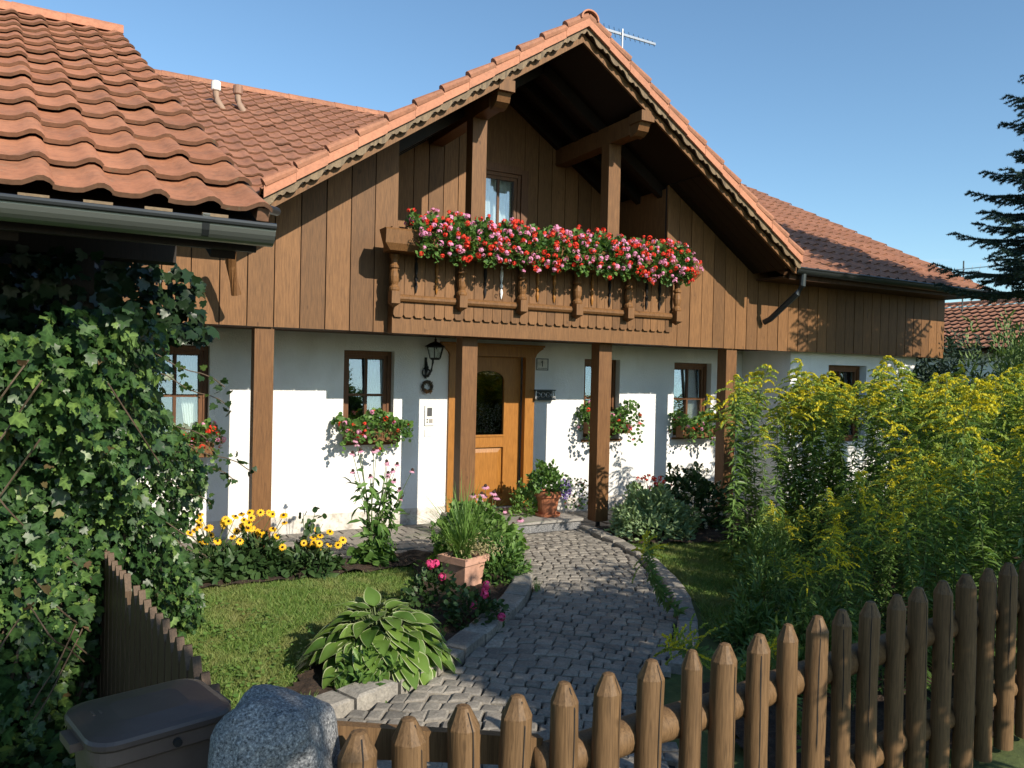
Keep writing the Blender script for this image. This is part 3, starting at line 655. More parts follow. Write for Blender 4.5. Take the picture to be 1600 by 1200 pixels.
# loggia
boards(2.86, 4.24, .21, 2.5, gtop, 9.0, 'loggia_wall'); boards(4.98, 6.45, .21, 2.5, gtop, 9.0, 'loggia_wall')
MB().prism([(4.241, 4.52), (4.979, 4.52), (4.979, gtop(4.979)), (X0, gtop(X0)), (4.241, gtop(4.241))], 9.0, 9.024).build('loggia_wall', M['clad'], house)
MB().prism([(2.86, 2.5), (4.2, 2.5), (4.2, gtop(4.2) - .02), (2.86, gtop(2.86) - .02)], 9.03, 9.06).build('cladding_backing', M['black'], house)
MB().prism([(5.0, 2.5), (6.45, 2.5), (6.45, gtop(6.45) - .02), (5.0, gtop(5.0) - .02)], 9.03, 9.06).build('cladding_backing', M['black'], house)
MB().box(2.835, 2.858, YC + .047, 9.08, 2.44, gtop(2.83) - .03).build('loggia_side_wall', M['clad'], house)
MB().box(6.452, 6.475, YC + .047, 9.08, 2.44, gtop(6.47) - .03).build('loggia_side_wall', M['clad'], house)
MB().box(2.86, 6.45, 7.78, 9.06, 2.40, 2.46).build('loggia_floor', M['dark_wood'], house)
fr = MB(); fr.box(4.20, 4.30, 8.975, 9.08, 2.5, 4.52); fr.box(4.93, 5.03, 8.975, 9.08, 2.5, 4.52); fr.box(4.301, 4.929, 8.976, 9.079, 4.46, 4.56)
fr.build('window_surround', M['frame'], house)
window(4.302, 4.928, 2.55, 4.458, 9.0, [.5], [.33, .62], house, 'full', .045, .0)
for x in (3.65, 5.45):
    MB().box(x, x + .17, 7.77, 7.93, 2.465, 4.655).build('loggia_post', M['beam'], house)
    b = MB(); b.box(x + .0, x + .17, 7.38, 9.0, 4.657, 4.87); pb = b.build('purlin', M['beam'], house)
    b = MB(); b.prism([(x - .005, 4.7695), (x + .175, 4.7695), (x + .175, 4.885), (x - .005, 4.885)], 7.15, 7.379)
    # stepped beam head
    poly = [(7.38, 4.63), (7.31, 4.64), (7.24, 4.68), (7.20, 4.769), (7.38, 4.769)]
    vs = [(x + .01, yy, zz) for yy, zz in poly] + [(x + .16, yy, zz) for yy, zz in poly]; n = len(poly)
    b.add(vs, [tuple(range(n)), tuple(range(2 * n - 1, n - 1, -1))] + [(i, i + n, (i + 1) % n + n, (i + 1) % n) for i in range(n)])
    b.build('beam_head', M['beam'], pb)

# balcony
bal = MB(); bal.box(2.76, 6.42, 7.735, 7.87, 2.28, 2.455); BB = bal.build('balcony', M['clad'], house)
rb = MB(); n = 32
for i in range(n):
    a = 2.76 + 3.66 * i / n + .003; b_ = 2.76 + 3.66 * (i + 1) / n - .003; cx = (a + b_) / 2; dy = random.uniform(-.002, .002)
    rb.prism([(a, 2.47), (a + .018, 2.445), (b_ - .018, 2.445), (b_, 2.47), (b_, 3.12), (a, 3.12)], 7.705 + dy, 7.729 + dy)
rb.box(2.762, 2.785, 7.731, 7.88, 2.457, 3.12); rb.box(6.395, 6.418, 7.731, 7.88, 2.457, 3.12)
rb.build('railing_boards', M['clad'], BB)
MB().box(2.765, 6.415, 7.7295, 7.734, 2.456, 3.1).build('railing_backing', M['black'], BB)
rl = MB()
ys = [(0, 0)]
pr = [(7.704, 2.60), (7.67, 2.607), (7.652, 2.63), (7.652, 2.652), (7.67, 2.672), (7.704, 2.68)]
vs = [(2.74, a, b_) for a, b_ in pr] + [(6.44, a, b_) for a, b_ in pr]; n6 = len(pr)
rl.add(vs, [tuple(range(n6)), tuple(range(2 * n6 - 1, n6 - 1, -1))] + [(i, i + n6, (i + 1) % n6 + n6, (i + 1) % n6) for i in range(n6)])
rl.build('lower_rail', M['clad'], BB)
for x in (2.745, 3.50, 4.235, 4.965, 5.695, 6.435):
    c = MB(); c.box(x - .045, x + .045, 7.585, 7.7035, 2.575, 2.70)
    c.add([(x - .045, 7.585, 2.5745), (x + .045, 7.585, 2.5745), (x + .045, 7.7035, 2.5745), (x - .045, 7.7035, 2.5745), (x, 7.66, 2.53)], [(0, 1, 4), (1, 2, 4), (2, 3, 4), (3, 0, 4)])
    c.lathe([(.048, 2.7005), (.055, 2.715), (.055, 2.735), (.042, 2.75), (.034, 2.765), (.046, 2.80), (.052, 2.85), (.046, 2.90), (.034, 2.925), (.05, 2.94), (.05, 2.96), (.036, 2.975), (.036, 3.02), (.05, 3.05), (.05, 3.075)], (x, 7.645, 0), 12)
    c.build('turned_post', M['clad'], BB)
for k, x in enumerate((3.23, 3.80, 4.00, 4.46, 4.68, 5.20, 5.45, 6.0, 6.2, 3.0)):
    o_ = MB().lathe([(.003, 2.70), (.006, 2.71), (.012, 2.735), (.018, 2.77), (.012, 2.805), (.006, 2.815), (.017, 2.832), (.019, 2.848), (.014, 2.866), (.006, 2.875), (.014, 2.91), (.02, 2.96), (.015, 3.01), (.006, 3.03), (.014, 3.05), (.004, 3.07)], (x, 7.694, 0), 10)
    mm = M['plaster'] if k == 2 else (M['door'] if k in (0, 3, 4, 5) else M['black'])  # solid pieces for railing cutouts: black for shade, honey for the sunlit back
    q = o_.build('cutout', mm, BB, smooth=True)
    if k == 2: tag(q, 'white spindle')
tr = MB()
pf = [(7.60, 3.085), (7.44, 3.085), (7.40, 3.15), (7.385, 3.28), (7.41, 3.30), (7.60, 3.30)]
vs = [(2.62 if b_ < 3.1 else 2.56, a, b_) for a, b_ in pf] + [(6.55 if b_ < 3.1 else 6.6, a, b_) for a, b_ in pf]
tr.add(vs, [tuple(range(6)), tuple(range(11, 5, -1))] + [(i, i + 6, (i + 1) % 6 + 6, (i + 1) % 6) for i in range(6)])
tr.box(2.64, 6.54, 7.601, 7.704, 3.09, 3.27)
tr.build('planter_box', M['clad'], BB)
hr = MB(); hr.box(2.74, 6.44, 7.72, 7.80, 3.335, 3.375); hr.box(2.76, 6.42, 7.735, 7.765, 3.12, 3.334); hr.build('handrail', M['clad'], BB)

# roofs
c_, s_ = 1 / math.hypot(1, SL), SL / math.hypot(1, SL)
keepg = lambda c: c[2] > zm(c[1]) - .12 and abs(c[0] - X0) < HW + .1
e = HW / c_
nv = int(e / .34) + 1
gap = e / nv
tiles('roof_tiles', (X0 - HW, 12.6, zt(X0 - HW) - .04), (0, -1, 0), (c_, 0, s_), 27, nv, M['tile'], house, keepg, .205, gap, low=True)
tiles('roof_tiles', (X0 + HW, YV + .03, zt(X0 + HW) - .04), (0, 1, 0), (-c_, 0, s_), 27, nv, M['tile'], house, keepg, .205, gap, low=True)
mc, ms = 1 / math.hypot(1, MS), MS / math.hypot(1, MS)
XR = 12.55
keepm = lambda c: abs(c[0] - X0) > HW + .02 or c[2] > zt(c[0]) + .02
nvm = int((13.2 - 7.28) / mc / .34)
tiles('roof_tiles', (-4.0, 7.28, ME0 - .04), (1, 0, 0), (0, mc, ms), int((XR + 4.0) / .205), nvm, M['tile'], house, keepm, .205, (13.2 - 7.28) / mc / nvm)
ridge_caps('ridge_tiles', (X0, YV - .03, ZA - .03), (X0, 12.3, ZA - .03), .105, .38, M['verge'], house)
ridge_caps('ridge_tiles', (-4.0, 13.2, zm(13.2) - .02), (XR, 13.2, zm(13.2) - .02), .11, .38, M['tile'], house)
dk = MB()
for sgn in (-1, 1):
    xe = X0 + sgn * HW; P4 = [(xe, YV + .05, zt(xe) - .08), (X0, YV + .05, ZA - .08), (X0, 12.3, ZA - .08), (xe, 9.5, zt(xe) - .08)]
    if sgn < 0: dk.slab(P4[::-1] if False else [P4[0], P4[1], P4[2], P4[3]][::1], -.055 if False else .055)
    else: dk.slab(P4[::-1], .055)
dk.build('roof_deck', M['shaded_wood'], house)  # loggia ceiling shade is carried by the dark deck colour
dm = MB()
yv0 = 7.35 + (zt(X0 + HW) - ME0) / MS; yv1 = 7.35 + (ZA - ME0) / MS
for sgn in (-1, 1):
    xo = -4.0 if sgn < 0 else XR - .03; xe = X0 + sgn * (HW + .01); pp = [(xo, 7.36), (xe, 7.36), (xe, yv0), (X0, yv1), (X0, 13.2), (xo, 13.2)]
    pp = [(x, y, zm(y) - .07) for x, y in pp]; dm.slab(pp if sgn < 0 else pp[::-1], .05)
dm.slab([(-4.0, 13.2, zm(13.2) - .07), (XR - .03, 13.2, zm(13.2) - .07), (XR - .03, 19, zm(7.4) - .07), (-4, 19, zm(7.4) - .07)], .05)
dm.build('roof_deck', M['dark_wood'], house)
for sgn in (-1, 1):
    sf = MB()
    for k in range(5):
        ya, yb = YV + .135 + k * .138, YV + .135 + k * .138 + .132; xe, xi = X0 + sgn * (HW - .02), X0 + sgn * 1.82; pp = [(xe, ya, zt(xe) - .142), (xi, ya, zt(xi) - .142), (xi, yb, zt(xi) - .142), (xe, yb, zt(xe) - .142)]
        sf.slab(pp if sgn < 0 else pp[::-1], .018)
    sf.build('soffit', M['clad'] if sgn < 0 else M['shaded_wood'], house)  # left is plain cladding; right has the overhang's shade in its colour
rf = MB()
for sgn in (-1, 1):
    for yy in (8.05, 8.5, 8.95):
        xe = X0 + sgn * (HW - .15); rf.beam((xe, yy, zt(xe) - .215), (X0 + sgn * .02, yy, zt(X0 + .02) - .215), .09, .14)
rf.build('rafters', M['shaded_wood'], house)
# verge tiles, scalloped trim and bargeboards of the gable
for sgn in (-1, 1):
    vg = MB(); vr = MB(); n = nv
    for i in range(n):
        x1 = X0 + sgn * HW * (1 - i / n); x2 = X0 + sgn * HW * (1 - (i + 1) / n) - sgn * .0
        o1, o2 = .028, .004
        vg.prism([(x1, zt(x1) + o1 - .01), (x2, zt(x2) + o2 - .01), (x2, zt(x2) - .100), (x1, zt(x1) - .090)], YV - .004 * (i % 2), YV + .03)
        vr.tube([(x1, YV + .03, zt(x1) + o1 + .010), (x2 + sgn * .0, YV + .03, zt(x2) + o2 + .004)], [.050, .041], 10)
    vg.build('verge_tiles', M['verge'], house); vr.build('verge_rolls', M['tile'], house)
    tm = MB(); per = .205; L = HW; K = int(L / per); pts = []
    for i in range(K):
        xa = HW - i * L / K; w_ = L / K
        lo = [(a_, d_ - .092) for a_, d_ in [(0, .238), (.12, .262), (.28, .272), (.42, .262), (.52, .238), (.62, .225), (.72, .23), (.80, .247), (.88, .247), (.96, .232), (1, .238)]]
        for (t1, d1), (t2, d2) in zip(lo[:-1], lo[1:]):
            xx1, xx2 = X0 + sgn * (xa - t1 * w_), X0 + sgn * (xa - t2 * w_)
            tm.prism([(xx1, zt(xx1) - .085), (xx2, zt(xx2) - .085), (xx2, zt(xx2) - d2), (xx1, zt(xx1) - d1)], YV + .032, YV + .052)
    tm.build('scalloped_trim', M['trim'], house)
    bb = MB(); x1 = X0 + sgn * (HW - .0)
    bb.prism([(x1, zt(x1) - .085), (X0, ZA - .085), (X0, ZA - .235), (x1, zt(x1) - .215)], YV + .10, YV + .13)
    bb.build('bargeboard', M['clad'], house)
# wing gutter and downpipe
g = gutter('gutter', (8.05, 7.27, 3.335), (12.75, 7.27, 3.30), .075, house, M['zincdark'])
dp = MB(); dp.tube([(8.22, 7.27, 3.29), (8.22, 7.28, 3.12), (8.2, 7.34, 3.02), (8.14, 7.74, 2.70), (8.12, 7.83, 2.66)], .04, 10)
dp.build('downpipe', M['zincdark'], house)
MB().box(8.05, XR - .04, 7.345, 7.362, 3.2, 3.32).build('fascia', M['dark_wood'], house)
MB().box(8.0, 12.16, 7.40, YC - .01, 3.22, 3.24).build('soffit', M['dark_wood'], house)
MB().box(-4, 1.35, 7.345, 7.362, 3.2, 3.32).build('fascia', M['dark_wood'], house)
# roof vents
for x, capm in ((1.52, M['white']), (1.81, M['pipecap'])):
    y = 11.6; z = zm(y)
    v = MB(); v.tube([(x + .07, y - .22, z - .12), (x + .02, y - .05, z + .05), (x, y, z + .12), (x, y, z + .26)], .042, 10); vo = v.build('roof_vent', M['pipe'], house, smooth=True)
    q = MB(); q.lathe([(.055, z + .20), (.064, z + .21), (.064, z + .32), (.04, z + .335)], (x, y, 0), 12); q.build('vent_cap', capm, vo)
# antenna
an = thing('tv_antenna', 'grey aerial with thin cross rods standing behind the gable ridge', 'antenna', (9.0, 12.6, 6.0))
MB().tube([(9.08, 12.6, 5.9), (9.08, 12.6, 8.62)], .02, 8).build('mast', M['steel'], an)
MB().beam((8.45, 12.55, 8.50), (10.0, 12.75, 8.58), .03, .045).build('boom', M['steel'], an)
rd = MB()
for k in range(12):
    x = 8.5 + 1.45 * k / 11; z = 8.50 + .08 * k / 11; yy = 12.55 + .2 * k / 11; h = .16 - .005 * k
    rd.tube([(x - .05, yy - .1, z - h), (x + .05, yy + .1, z + h)], .006, 5)
rd.tube([(9.3, 12.6, 7.9), (9.3, 12.6, 8.15)], .006, 5); rd.tube([(9.08, 12.6, 8.0), (9.36, 12.6, 8.0)], .008, 5)
rd.build('rods', M['zincdark'], an)

# ------------------------------------------------------------------ things on the porch wall
lp = thing('wall_lantern', 'black wrought iron lantern on a scrolled bracket beside the front door', 'lantern', (3.72, YW, 1.85))
br = MB(); y = YW
br.box(3.66, 3.69, y - .012, y - .001, 1.80, 2.06)
br.tube([(3.675, y - .012, 1.83), (3.675, y - .09, 1.84), (3.69, y - .15, 1.90), (3.70, y - .17, 2.0), (3.70, y - .17, 2.04)], .014, 8)
sp = [(3.675 - .0, y - .03 - .07 * (t / 20) * abs(math.cos(t * .45)), 1.93 + .09 * (1 - t / 22) * math.sin(t * .45)) for t in range(20)]
br.tube(sp, .010, 6)
for sx in (-1, 1):
    br.tube([(3.675 + sx * (.012 + .045 * math.sin(t * .33) * (1 - t / 30)), y - .03, 1.82 + .045 * (1 - math.cos(t * .33)) * (1 - t / 30) + (.07 if sx > 0 else .1) * (t / 18)) for t in range(18)], .010, 6)
br.build('bracket', M['iron'], lp)
cx, cy = 3.73, y - .17
ln = MB()
for k in range(6):
    a = 2 * math.pi * k / 6; a2 = 2 * math.pi * (k + 1) / 6
    b0 = (cx + .068 * math.cos(a), cy + .068 * math.sin(a), 2.05); t0 = (cx + .108 * math.cos(a), cy + .108 * math.sin(a), 2.19)
    b1 = (cx + .068 * math.cos(a2), cy + .068 * math.sin(a2), 2.05); t1 = (cx + .108 * math.cos(a2), cy + .108 * math.sin(a2), 2.19)
    ln.tube([b0, t0], .006, 5); ln.tube([b0, b1], .007, 5); ln.tube([t0, t1], .008, 5)
ln.lathe([(.138, 2.188), (.125, 2.20), (.065, 2.235), (.025, 2.25), (.012, 2.26), (.02, 2.275), (.008, 2.29), (.004, 2.32)], (cx, cy, 0), 6); ln.lathe([(.06, 2.03), (.06, 2.045), (.02, 2.05)], (cx, cy, 0), 6)
ln.build('cage', M['iron'], lp)
MB().lathe([(.063, 2.052), (.102, 2.186)], (cx, cy, 0), 6).build('glass', M['clearglass'], lp)
MB().lathe([(.01, 2.06), (.022, 2.10), (.026, 2.13), (.015, 2.16)], (cx, cy, 0), 10).build('bulb', M['white'], lp)
wr = thing('wreath', 'small brown straw wreath hanging under the black wall lantern', 'wreath', (3.69, YW - .03, 1.70))
tt = np.linspace(0, 2 * math.pi, 26)
MB().tube([(3.69 + .058 * math.cos(a), YW - .03, 1.70 + .062 * math.sin(a)) for a in tt], .02, 8).build('ring', M['bark'], wr, smooth=True)
n = 260; a = rng.random(n) * 2 * math.pi; P = np.c_[3.69 + .058 * np.cos(a), np.full(n, YW - .035), 1.70 + .062 * np.sin(a)] + rng.normal(size=(n, 3)) * .008
v_, f2 = scatter(T_LANCE, P, rdir(n) + np.c_[-np.sin(a), np.zeros(n) - .4, np.cos(a)], rdir(n), .028, .012); mesh_obj('straw', v_, f2, M['trim'], wr)
P = np.c_[3.69 + .05 * (rng.random(11) - .5) * 1.7, np.full(11, YW - .065), 1.64 + .010 * rng.normal(size=11)]; blossoms(P, .020, M['door'], wr, k=16, name='dried_flower')
MB().tube([(3.69, YW - .03, 1.765), (3.685, YW - .02, 1.83)], .003, 5).build('ribbon', M['curtain'], wr)
ic = thing('intercom', 'white door intercom panel with dark display beside the front door', 'intercom', (3.74, YW, 1.3))
MB().box(3.675, 3.80, YW - .022, YW - .001, 1.22, 1.47).build('housing', M['white'], ic)
MB().box(3.70, 3.765, YW - .025, YW - .0222, 1.335, 1.44).build('display', M['grey_screen'], ic)
bt = MB(); bt.box(3.695, 3.712, YW - .027, YW - .0222, 1.285, 1.302); bt.box(3.695, 3.712, YW - .027, YW - .0222, 1.255, 1.272); bt.build('buttons', M['grey_screen'], ic)
MB().box(3.725, 3.775, YW - .0235, YW - .0222, 1.25, 1.30).build('name_plate', M['slab'], ic)
sw = thing('light_switch', 'small square white switch plate on the wall below the intercom', 'switch', (3.72, YW, 1.12))
MB().box(3.68, 3.77, YW - .012, YW - .001, 1.08, 1.17).build('plate', M['white'], sw); MB().box(3.695, 3.755, YW - .016, YW - .0122, 1.095, 1.155).build('rocker', M['white'], sw)
hn = thing('house_number', 'square house number tile reading 1 right of the front door', 'sign', (5.34, YW, 2.0))
MB().box(5.245, 5.43, YW - .015, YW - .001, 1.935, 2.095).build('plate', M['plinth'], hn)
bd = MB()
for a_, b2, c2, d2 in ((5.245, 5.43, 2.083, 2.095), (5.245, 5.43, 1.935, 1.947), (5.245, 5.257, 1.9475, 2.0825), (5.418, 5.43, 1.9475, 2.0825)): bd.box(a_, b2, YW - .019, YW - .0152, c2, d2)
bd.build('border', M['zincdark'], hn)
dg = MB(); dg.box(5.331, 5.345, YW - .018, YW - .0152, 1.985, 2.062); dg.beam((5.338, YW - .0166, 2.058), (5.315, YW - .0166, 2.040), .003, .011, (0, 0, 1)); dg.build('numeral', M['iron'], hn)
sc_ = MB()
for k in range(7): sc_.box(5.272 + .02 * k, 5.284 + .02 * k, YW - .018, YW - .0152, 1.957, 1.968)
sc_.build('small_lettering', M['iron'], hn)
mbx = thing('wall_rack', 'dark carved metal letter rack on the wall right of the front door', 'letter rack', (5.35, YW, 1.55))
b = MB(); b.box(5.20, 5.51, YW - .09, YW - .001, 1.54, 1.56); b.box(5.20, 5.51, YW - .012, YW - .001, 1.561, 1.665); b.box(5.20, 5.51, YW - .10, YW - .001, 1.666, 1.68); b.build('body', M['zincdark'], mbx)
or_ = MB()
for k in range(4):
    x = 5.24 + k * .077
    or_.tube([(x + .03 * math.cos(t_), YW - .085, 1.61 + .032 * math.sin(t_)) for t_ in np.linspace(.3, 5.6, 12)], .007, 6)
or_.box(5.20, 5.215, YW - .09, YW - .075, 1.561, 1.665); or_.box(5.495, 5.51, YW - .09, YW - .075, 1.561, 1.665)
or_.build('scrollwork', M['steel'], mbx)

# ------------------------------------------------------------------ carport with tiled roof on the left
cp = thing('carport', 'carport at the left with weathered terracotta tile roof and grey half round gutter', 'carport', (-1.5, 5.5, 0))
EV = np.array([-.45, 4.72, 2.38]); el = np.linalg.norm(EV); ev = EV / el; nr = 15
ncol = 21; cov = .196
tiles('roof_tiles', (.665 - ncol * cov, 3.38, 2.525), (1, 0, 0), ev, ncol, nr, M['tile_near'], cp, None, cov, el / nr, .032)
rx = .665 + EV[0]; ry = 3.38 + EV[1]; rz = 2.525 + EV[2]
ridge_caps('ridge_tiles', (rx - ncol * cov, ry + .03, rz + .0), (rx - .0, ry + .03, rz + .0), .11, ncol * cov / 10.001, M['verge'], cp)
dk = MB(); xa, xb = .665 - ncol * cov, .64
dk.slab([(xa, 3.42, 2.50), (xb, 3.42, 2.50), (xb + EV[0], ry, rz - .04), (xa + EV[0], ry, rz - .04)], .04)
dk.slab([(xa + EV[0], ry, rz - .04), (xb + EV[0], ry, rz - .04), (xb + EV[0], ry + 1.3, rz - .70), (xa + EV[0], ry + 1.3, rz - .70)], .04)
dk.build('roof_deck', M['shaded_wood'], cp)
rf = MB()
for k in range(6):
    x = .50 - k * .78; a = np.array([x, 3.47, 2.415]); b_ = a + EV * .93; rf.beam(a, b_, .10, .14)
rf.build('rafters', M['shaded_wood'], cp)
MB().box(xa, .62, 3.432, 3.455, 2.38, 2.47).build('fascia', M['shaded_wood'], cp)
cg = gutter('gutter', (xa, 3.335, 2.485), (.665, 3.335, 2.465), .072, cp)
for x in (-.62, .40):
    br = MB(); pts = [(x, 3.335 - .077 * math.cos(t_), 2.474 - .077 * math.sin(t_)) for t_ in np.linspace(-.1, math.pi, 10)]
    for p, q in zip(pts[:-1], pts[1:]): br.beam(p, q, .026, .005, (0, .3, 1))
    br.box(x - .013, x + .013, 3.25, 3.42, 2.484, 2.489); br.build('gutter_bracket', M['zincdark'], cp)
for x in (-.6, -.39, -.18, .03, .24, .45):
    MB().box(x - .05, x + .05, 3.39, 3.43, 2.475, 2.515).build('batten_end', M['trim'], cp)
MB().box(-3.6, .44, 4.86, 5.02, 2.48, 2.66).build('purlin', M['shaded_wood'], cp); MB().box(-3.6, .20, 7.5, 7.66, 2.3, 2.46).build('purlin', M['shaded_wood'], cp)
MB().beam((.640, 3.40, 2.535), (.640 + EV[0] * .99, 3.40 + EV[1] * .99, 2.535 + EV[2] * .99), .05, .055).build('verge_mortar', M['tile_edge'], cp)
MB().box(-.12, .03, 4.87, 5.01, 0, 2.479).build('post', M['shaded_wood'], cp)
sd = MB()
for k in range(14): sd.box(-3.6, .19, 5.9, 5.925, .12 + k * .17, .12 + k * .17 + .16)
sd.build('board_wall', M['shaded_wood'], cp)  # carport's deep inner shade is painted into these boards and its timbers
MB().box(-3.6, .02, 5.4, 5.44, 2.34, 2.365).build('shelf_rail', M['clad'], cp); MB().box(-3.6, -.03, 5.4, 5.44, 2.44, 2.46).build('shelf_rail', M['clad'], cp)
MB().box(-3.6, .18, 5.93, 5.96, .1, 2.62).build('wall_backing', M['black'], cp)
sb = MB(); sb.tube([(1.10, 7.30, 3.02), (1.13, 7.45, 2.80), (1.19, 7.52, 2.55)], .045, 10); sb.build('brace', M['beam'], house)
gp = MB(); gp.tube([(.69, 3.60, 2.60), (.76, 3.72, 2.615)], .02, 8); gp.build('snow_guard', M['zincdark'], cp)

# ------------------------------------------------------------------ ivy
ivy = thing('ivy', 'large dark green ivy climbing over the carport corner and trailing beside the old fence', 'ivy', (-.3, 4.8, 0))
def bul(a, b_): return .13 * np.sin(a * 4.3 + 1.3) * np.cos(b_ * 3.7) + .08 * np.sin(a * 9 + b_ * 7)
parts = []; partsd = []
def ivy_sheet(P, Nn, sz, dark=False, hang=.9):
    n = len(P); D = np.asarray(Nn) * .35 + rdir(n) * .7; D[:, 2] -= hang; nn = np.asarray(Nn) + rdir(n) * .75; nn[:, 2] += .35
    (partsd if dark else parts).append(scatter(T_IVY, P, D, nn, sz, sz * 1.05))
n = 11500; x = -2.2 + 2.36 * rng.random(n) ** .5; z = 2.16 * rng.random(n); top = 2.10 + .08 * np.sin(x * 7); k = z < top; x, z = x[k], z[k]; n = len(x)
dep = rng.random(n) ** 1.5 * .42; sm = np.clip((z - .8) / 1.1, 0, 1); sm = sm * sm * (3 - 2 * sm); yy = 4.42 - .52 * sm + .50 * np.clip((x + .12) / .22, 0, 1) * (1 - sm) + bul(x, z) * .6 + dep
P = np.c_[x, yy, z]; sz = (.030 + .060 * rng.random(n) ** 2.8) * (1 + .35 * (z > 1.8)); ivy_sheet(P, np.array([0.1, -1, .1]), sz)
SIDE = bez([(.06, 4.85), (.16, 5.02), (.34, 5.25), (.50, 5.6), (.62, 6.1), (.66, 6.6)], 40)
n = 6200; t_ = rng.random(n); si = t_ * 39; i0 = np.minimum(si.astype(int), 38); p = SIDE[i0] + (SIDE[i0 + 1] - SIDE[i0]) * (si - i0)[:, None]
ztop = 2.16 - .05 * t_ - .9 * np.clip(t_ - .62, 0, 1) ** 1.3 * 2.2; z = ztop * rng.random(n) ** .9
off = .05 + .10 * np.sin(z * 6 + t_ * 9) - .17 * (z > 1.15) * np.sin((z - 1.15) * 3) * (t_ > .3); 
sm = np.clip((z - .85) / .9, 0, 1); sm = sm * sm * (3 - 2 * sm); P = np.c_[p[:, 0] + off - rng.random(n) ** 2 * .3 - .03 * sm, p[:, 1] + rng.normal(size=n) * .05 - 1.05 * sm * (1 - .65 * t_), z]; ivy_sheet(P, np.array([.75, -.6, .15]), .030 + .05 * rng.random(n) ** 2.2)
# inner dark filling leaves
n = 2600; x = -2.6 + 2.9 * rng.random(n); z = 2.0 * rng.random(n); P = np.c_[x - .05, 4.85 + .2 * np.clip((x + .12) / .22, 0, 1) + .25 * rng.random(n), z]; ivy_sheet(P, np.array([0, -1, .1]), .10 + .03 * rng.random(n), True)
# shaded shoots under the eave
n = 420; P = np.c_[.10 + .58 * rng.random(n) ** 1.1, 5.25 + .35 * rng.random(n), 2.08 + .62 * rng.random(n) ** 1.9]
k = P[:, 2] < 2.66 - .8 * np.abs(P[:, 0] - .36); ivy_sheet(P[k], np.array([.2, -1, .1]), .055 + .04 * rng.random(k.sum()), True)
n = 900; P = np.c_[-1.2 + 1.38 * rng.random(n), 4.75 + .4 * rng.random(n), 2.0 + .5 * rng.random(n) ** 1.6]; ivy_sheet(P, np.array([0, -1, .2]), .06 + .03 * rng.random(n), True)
# ivy spilling along the fence and over the edge of the lawn
n = 3000; t_ = rng.random(n); yy = 2.95 + 4.0 * t_; xf = .36 - .28 * (yy - 2.71) / 2.31
h = (.12 + .75 * t_ ** .8) * (1 - .45 * (t_ > .85)); q = rng.random(n)
P = np.c_[xf + .06 + (.10 + .48 * t_ ** .7) * q, yy, h * (1 - q ** 1.4) * (.55 + .45 * rng.random(n)) + .02]; ivy_sheet(P, np.array([.6, -.5, .6]), .035 + .035 * rng.random(n))
# left of the fence, in its shade
n = 2600; yy = 2.6 + 2.2 * rng.random(n); P = np.c_[-1.9 + 1.35 * rng.random(n), yy + 1.0, .0 + .9 * rng.random(n) ** 1.5 * np.clip((yy - 2.2), .15, 1)]; ivy_sheet(P, np.array([0, -.8, .5]), .045 + .04 * rng.random(n))
IVEIN = np.array([1.0, .9, .1, .85, 0, .85, 0, .95, 0, .85, 0, .85, .1, 1.0])
v_, f2 = merge(parts); o = mesh_obj('leaves', v_, f2, M['ivy'], ivy); o.data.attributes.new('vein', 'FLOAT', 'POINT').data.foreach_set('value', np.tile(IVEIN, len(v_) // 14).astype(np.float32)); v_, f2 = merge(partsd); mesh_obj('shaded_leaves', v_, f2, M['ivy_shaded'], ivy)
st = MB(); lp_ = []
for k in range(46):
    x = random.uniform(-2.2, .1); z = 0; pts = []
    while z < random.uniform(1.5, 2.1): pts.append((x, 4.62 + .1 * math.sin(z * 3 + k) + .5 * min(1, max(0, (x + .12) / .22)), z)); x += random.uniform(-.08, .08); z += .16
    if len(pts) > 2: st.tube(pts, [.012 - .007 * i / len(pts) for i in range(len(pts))], 5)
for k, (y0, z0, L) in enumerate([(5.2, 2.0, .55), (5.4, 1.85, .5), (5.3, 1.62, .42), (5.5, 1.45, .6), (5.6, 1.15, .35), (5.5, .9, .4), (5.9, 1.3, .45), (5.9, .7, .3)]):
    x0 = np.interp(y0, SIDE[:, 1], SIDE[:, 0]) - .1; pts = [(x0 + L * t_, y0 - .05 * t_, z0 - .22 * L * t_ - .12 * t_ * t_ + .02 * math.sin(t_ * 9)) for t_ in np.linspace(0, 1, 9)]
    st.tube(pts, .0035, 5); P = np.repeat(np.array(pts[3:]), 3, 0) + rng.normal(size=(18, 3)) * .018; lp_.append(scatter(T_IVY, P, rdir(18, -.3), rdir(18, .3) + [0, -.8, 0], .028 + .03 * rng.random(18)))
n = 1500; P = np.c_[-1.3 + 1.45 * rng.random(n), 3.5 + 1.1 * rng.random(n), .01 + .07 * rng.random(n)]; lp_.append(scatter(T_IVY, P, rdir(n), rdir(n) * .5 + [0, -.3, 1], .035 + .035 * rng.random(n)))
n = 60; x = -1.2 + 1.35 * rng.random(n); z = .2 + 1.8 * rng.random(n); sm = np.clip((z - .8) / 1.1, 0, 1); sm = sm * sm * (3 - 2 * sm); P = np.c_[x, 4.36 - .52 * sm + .5 * np.clip((x + .12) / .22, 0, 1) * (1 - sm) + bul(x, z) * .6, z]
v_, f2 = scatter(T_IVY, P, rdir(n, -.6), rdir(n) + [0, -.8, .2], .03 + .03 * rng.random(n)); mesh_obj('withered_leaves', v_, f2, M['withered'], ivy)
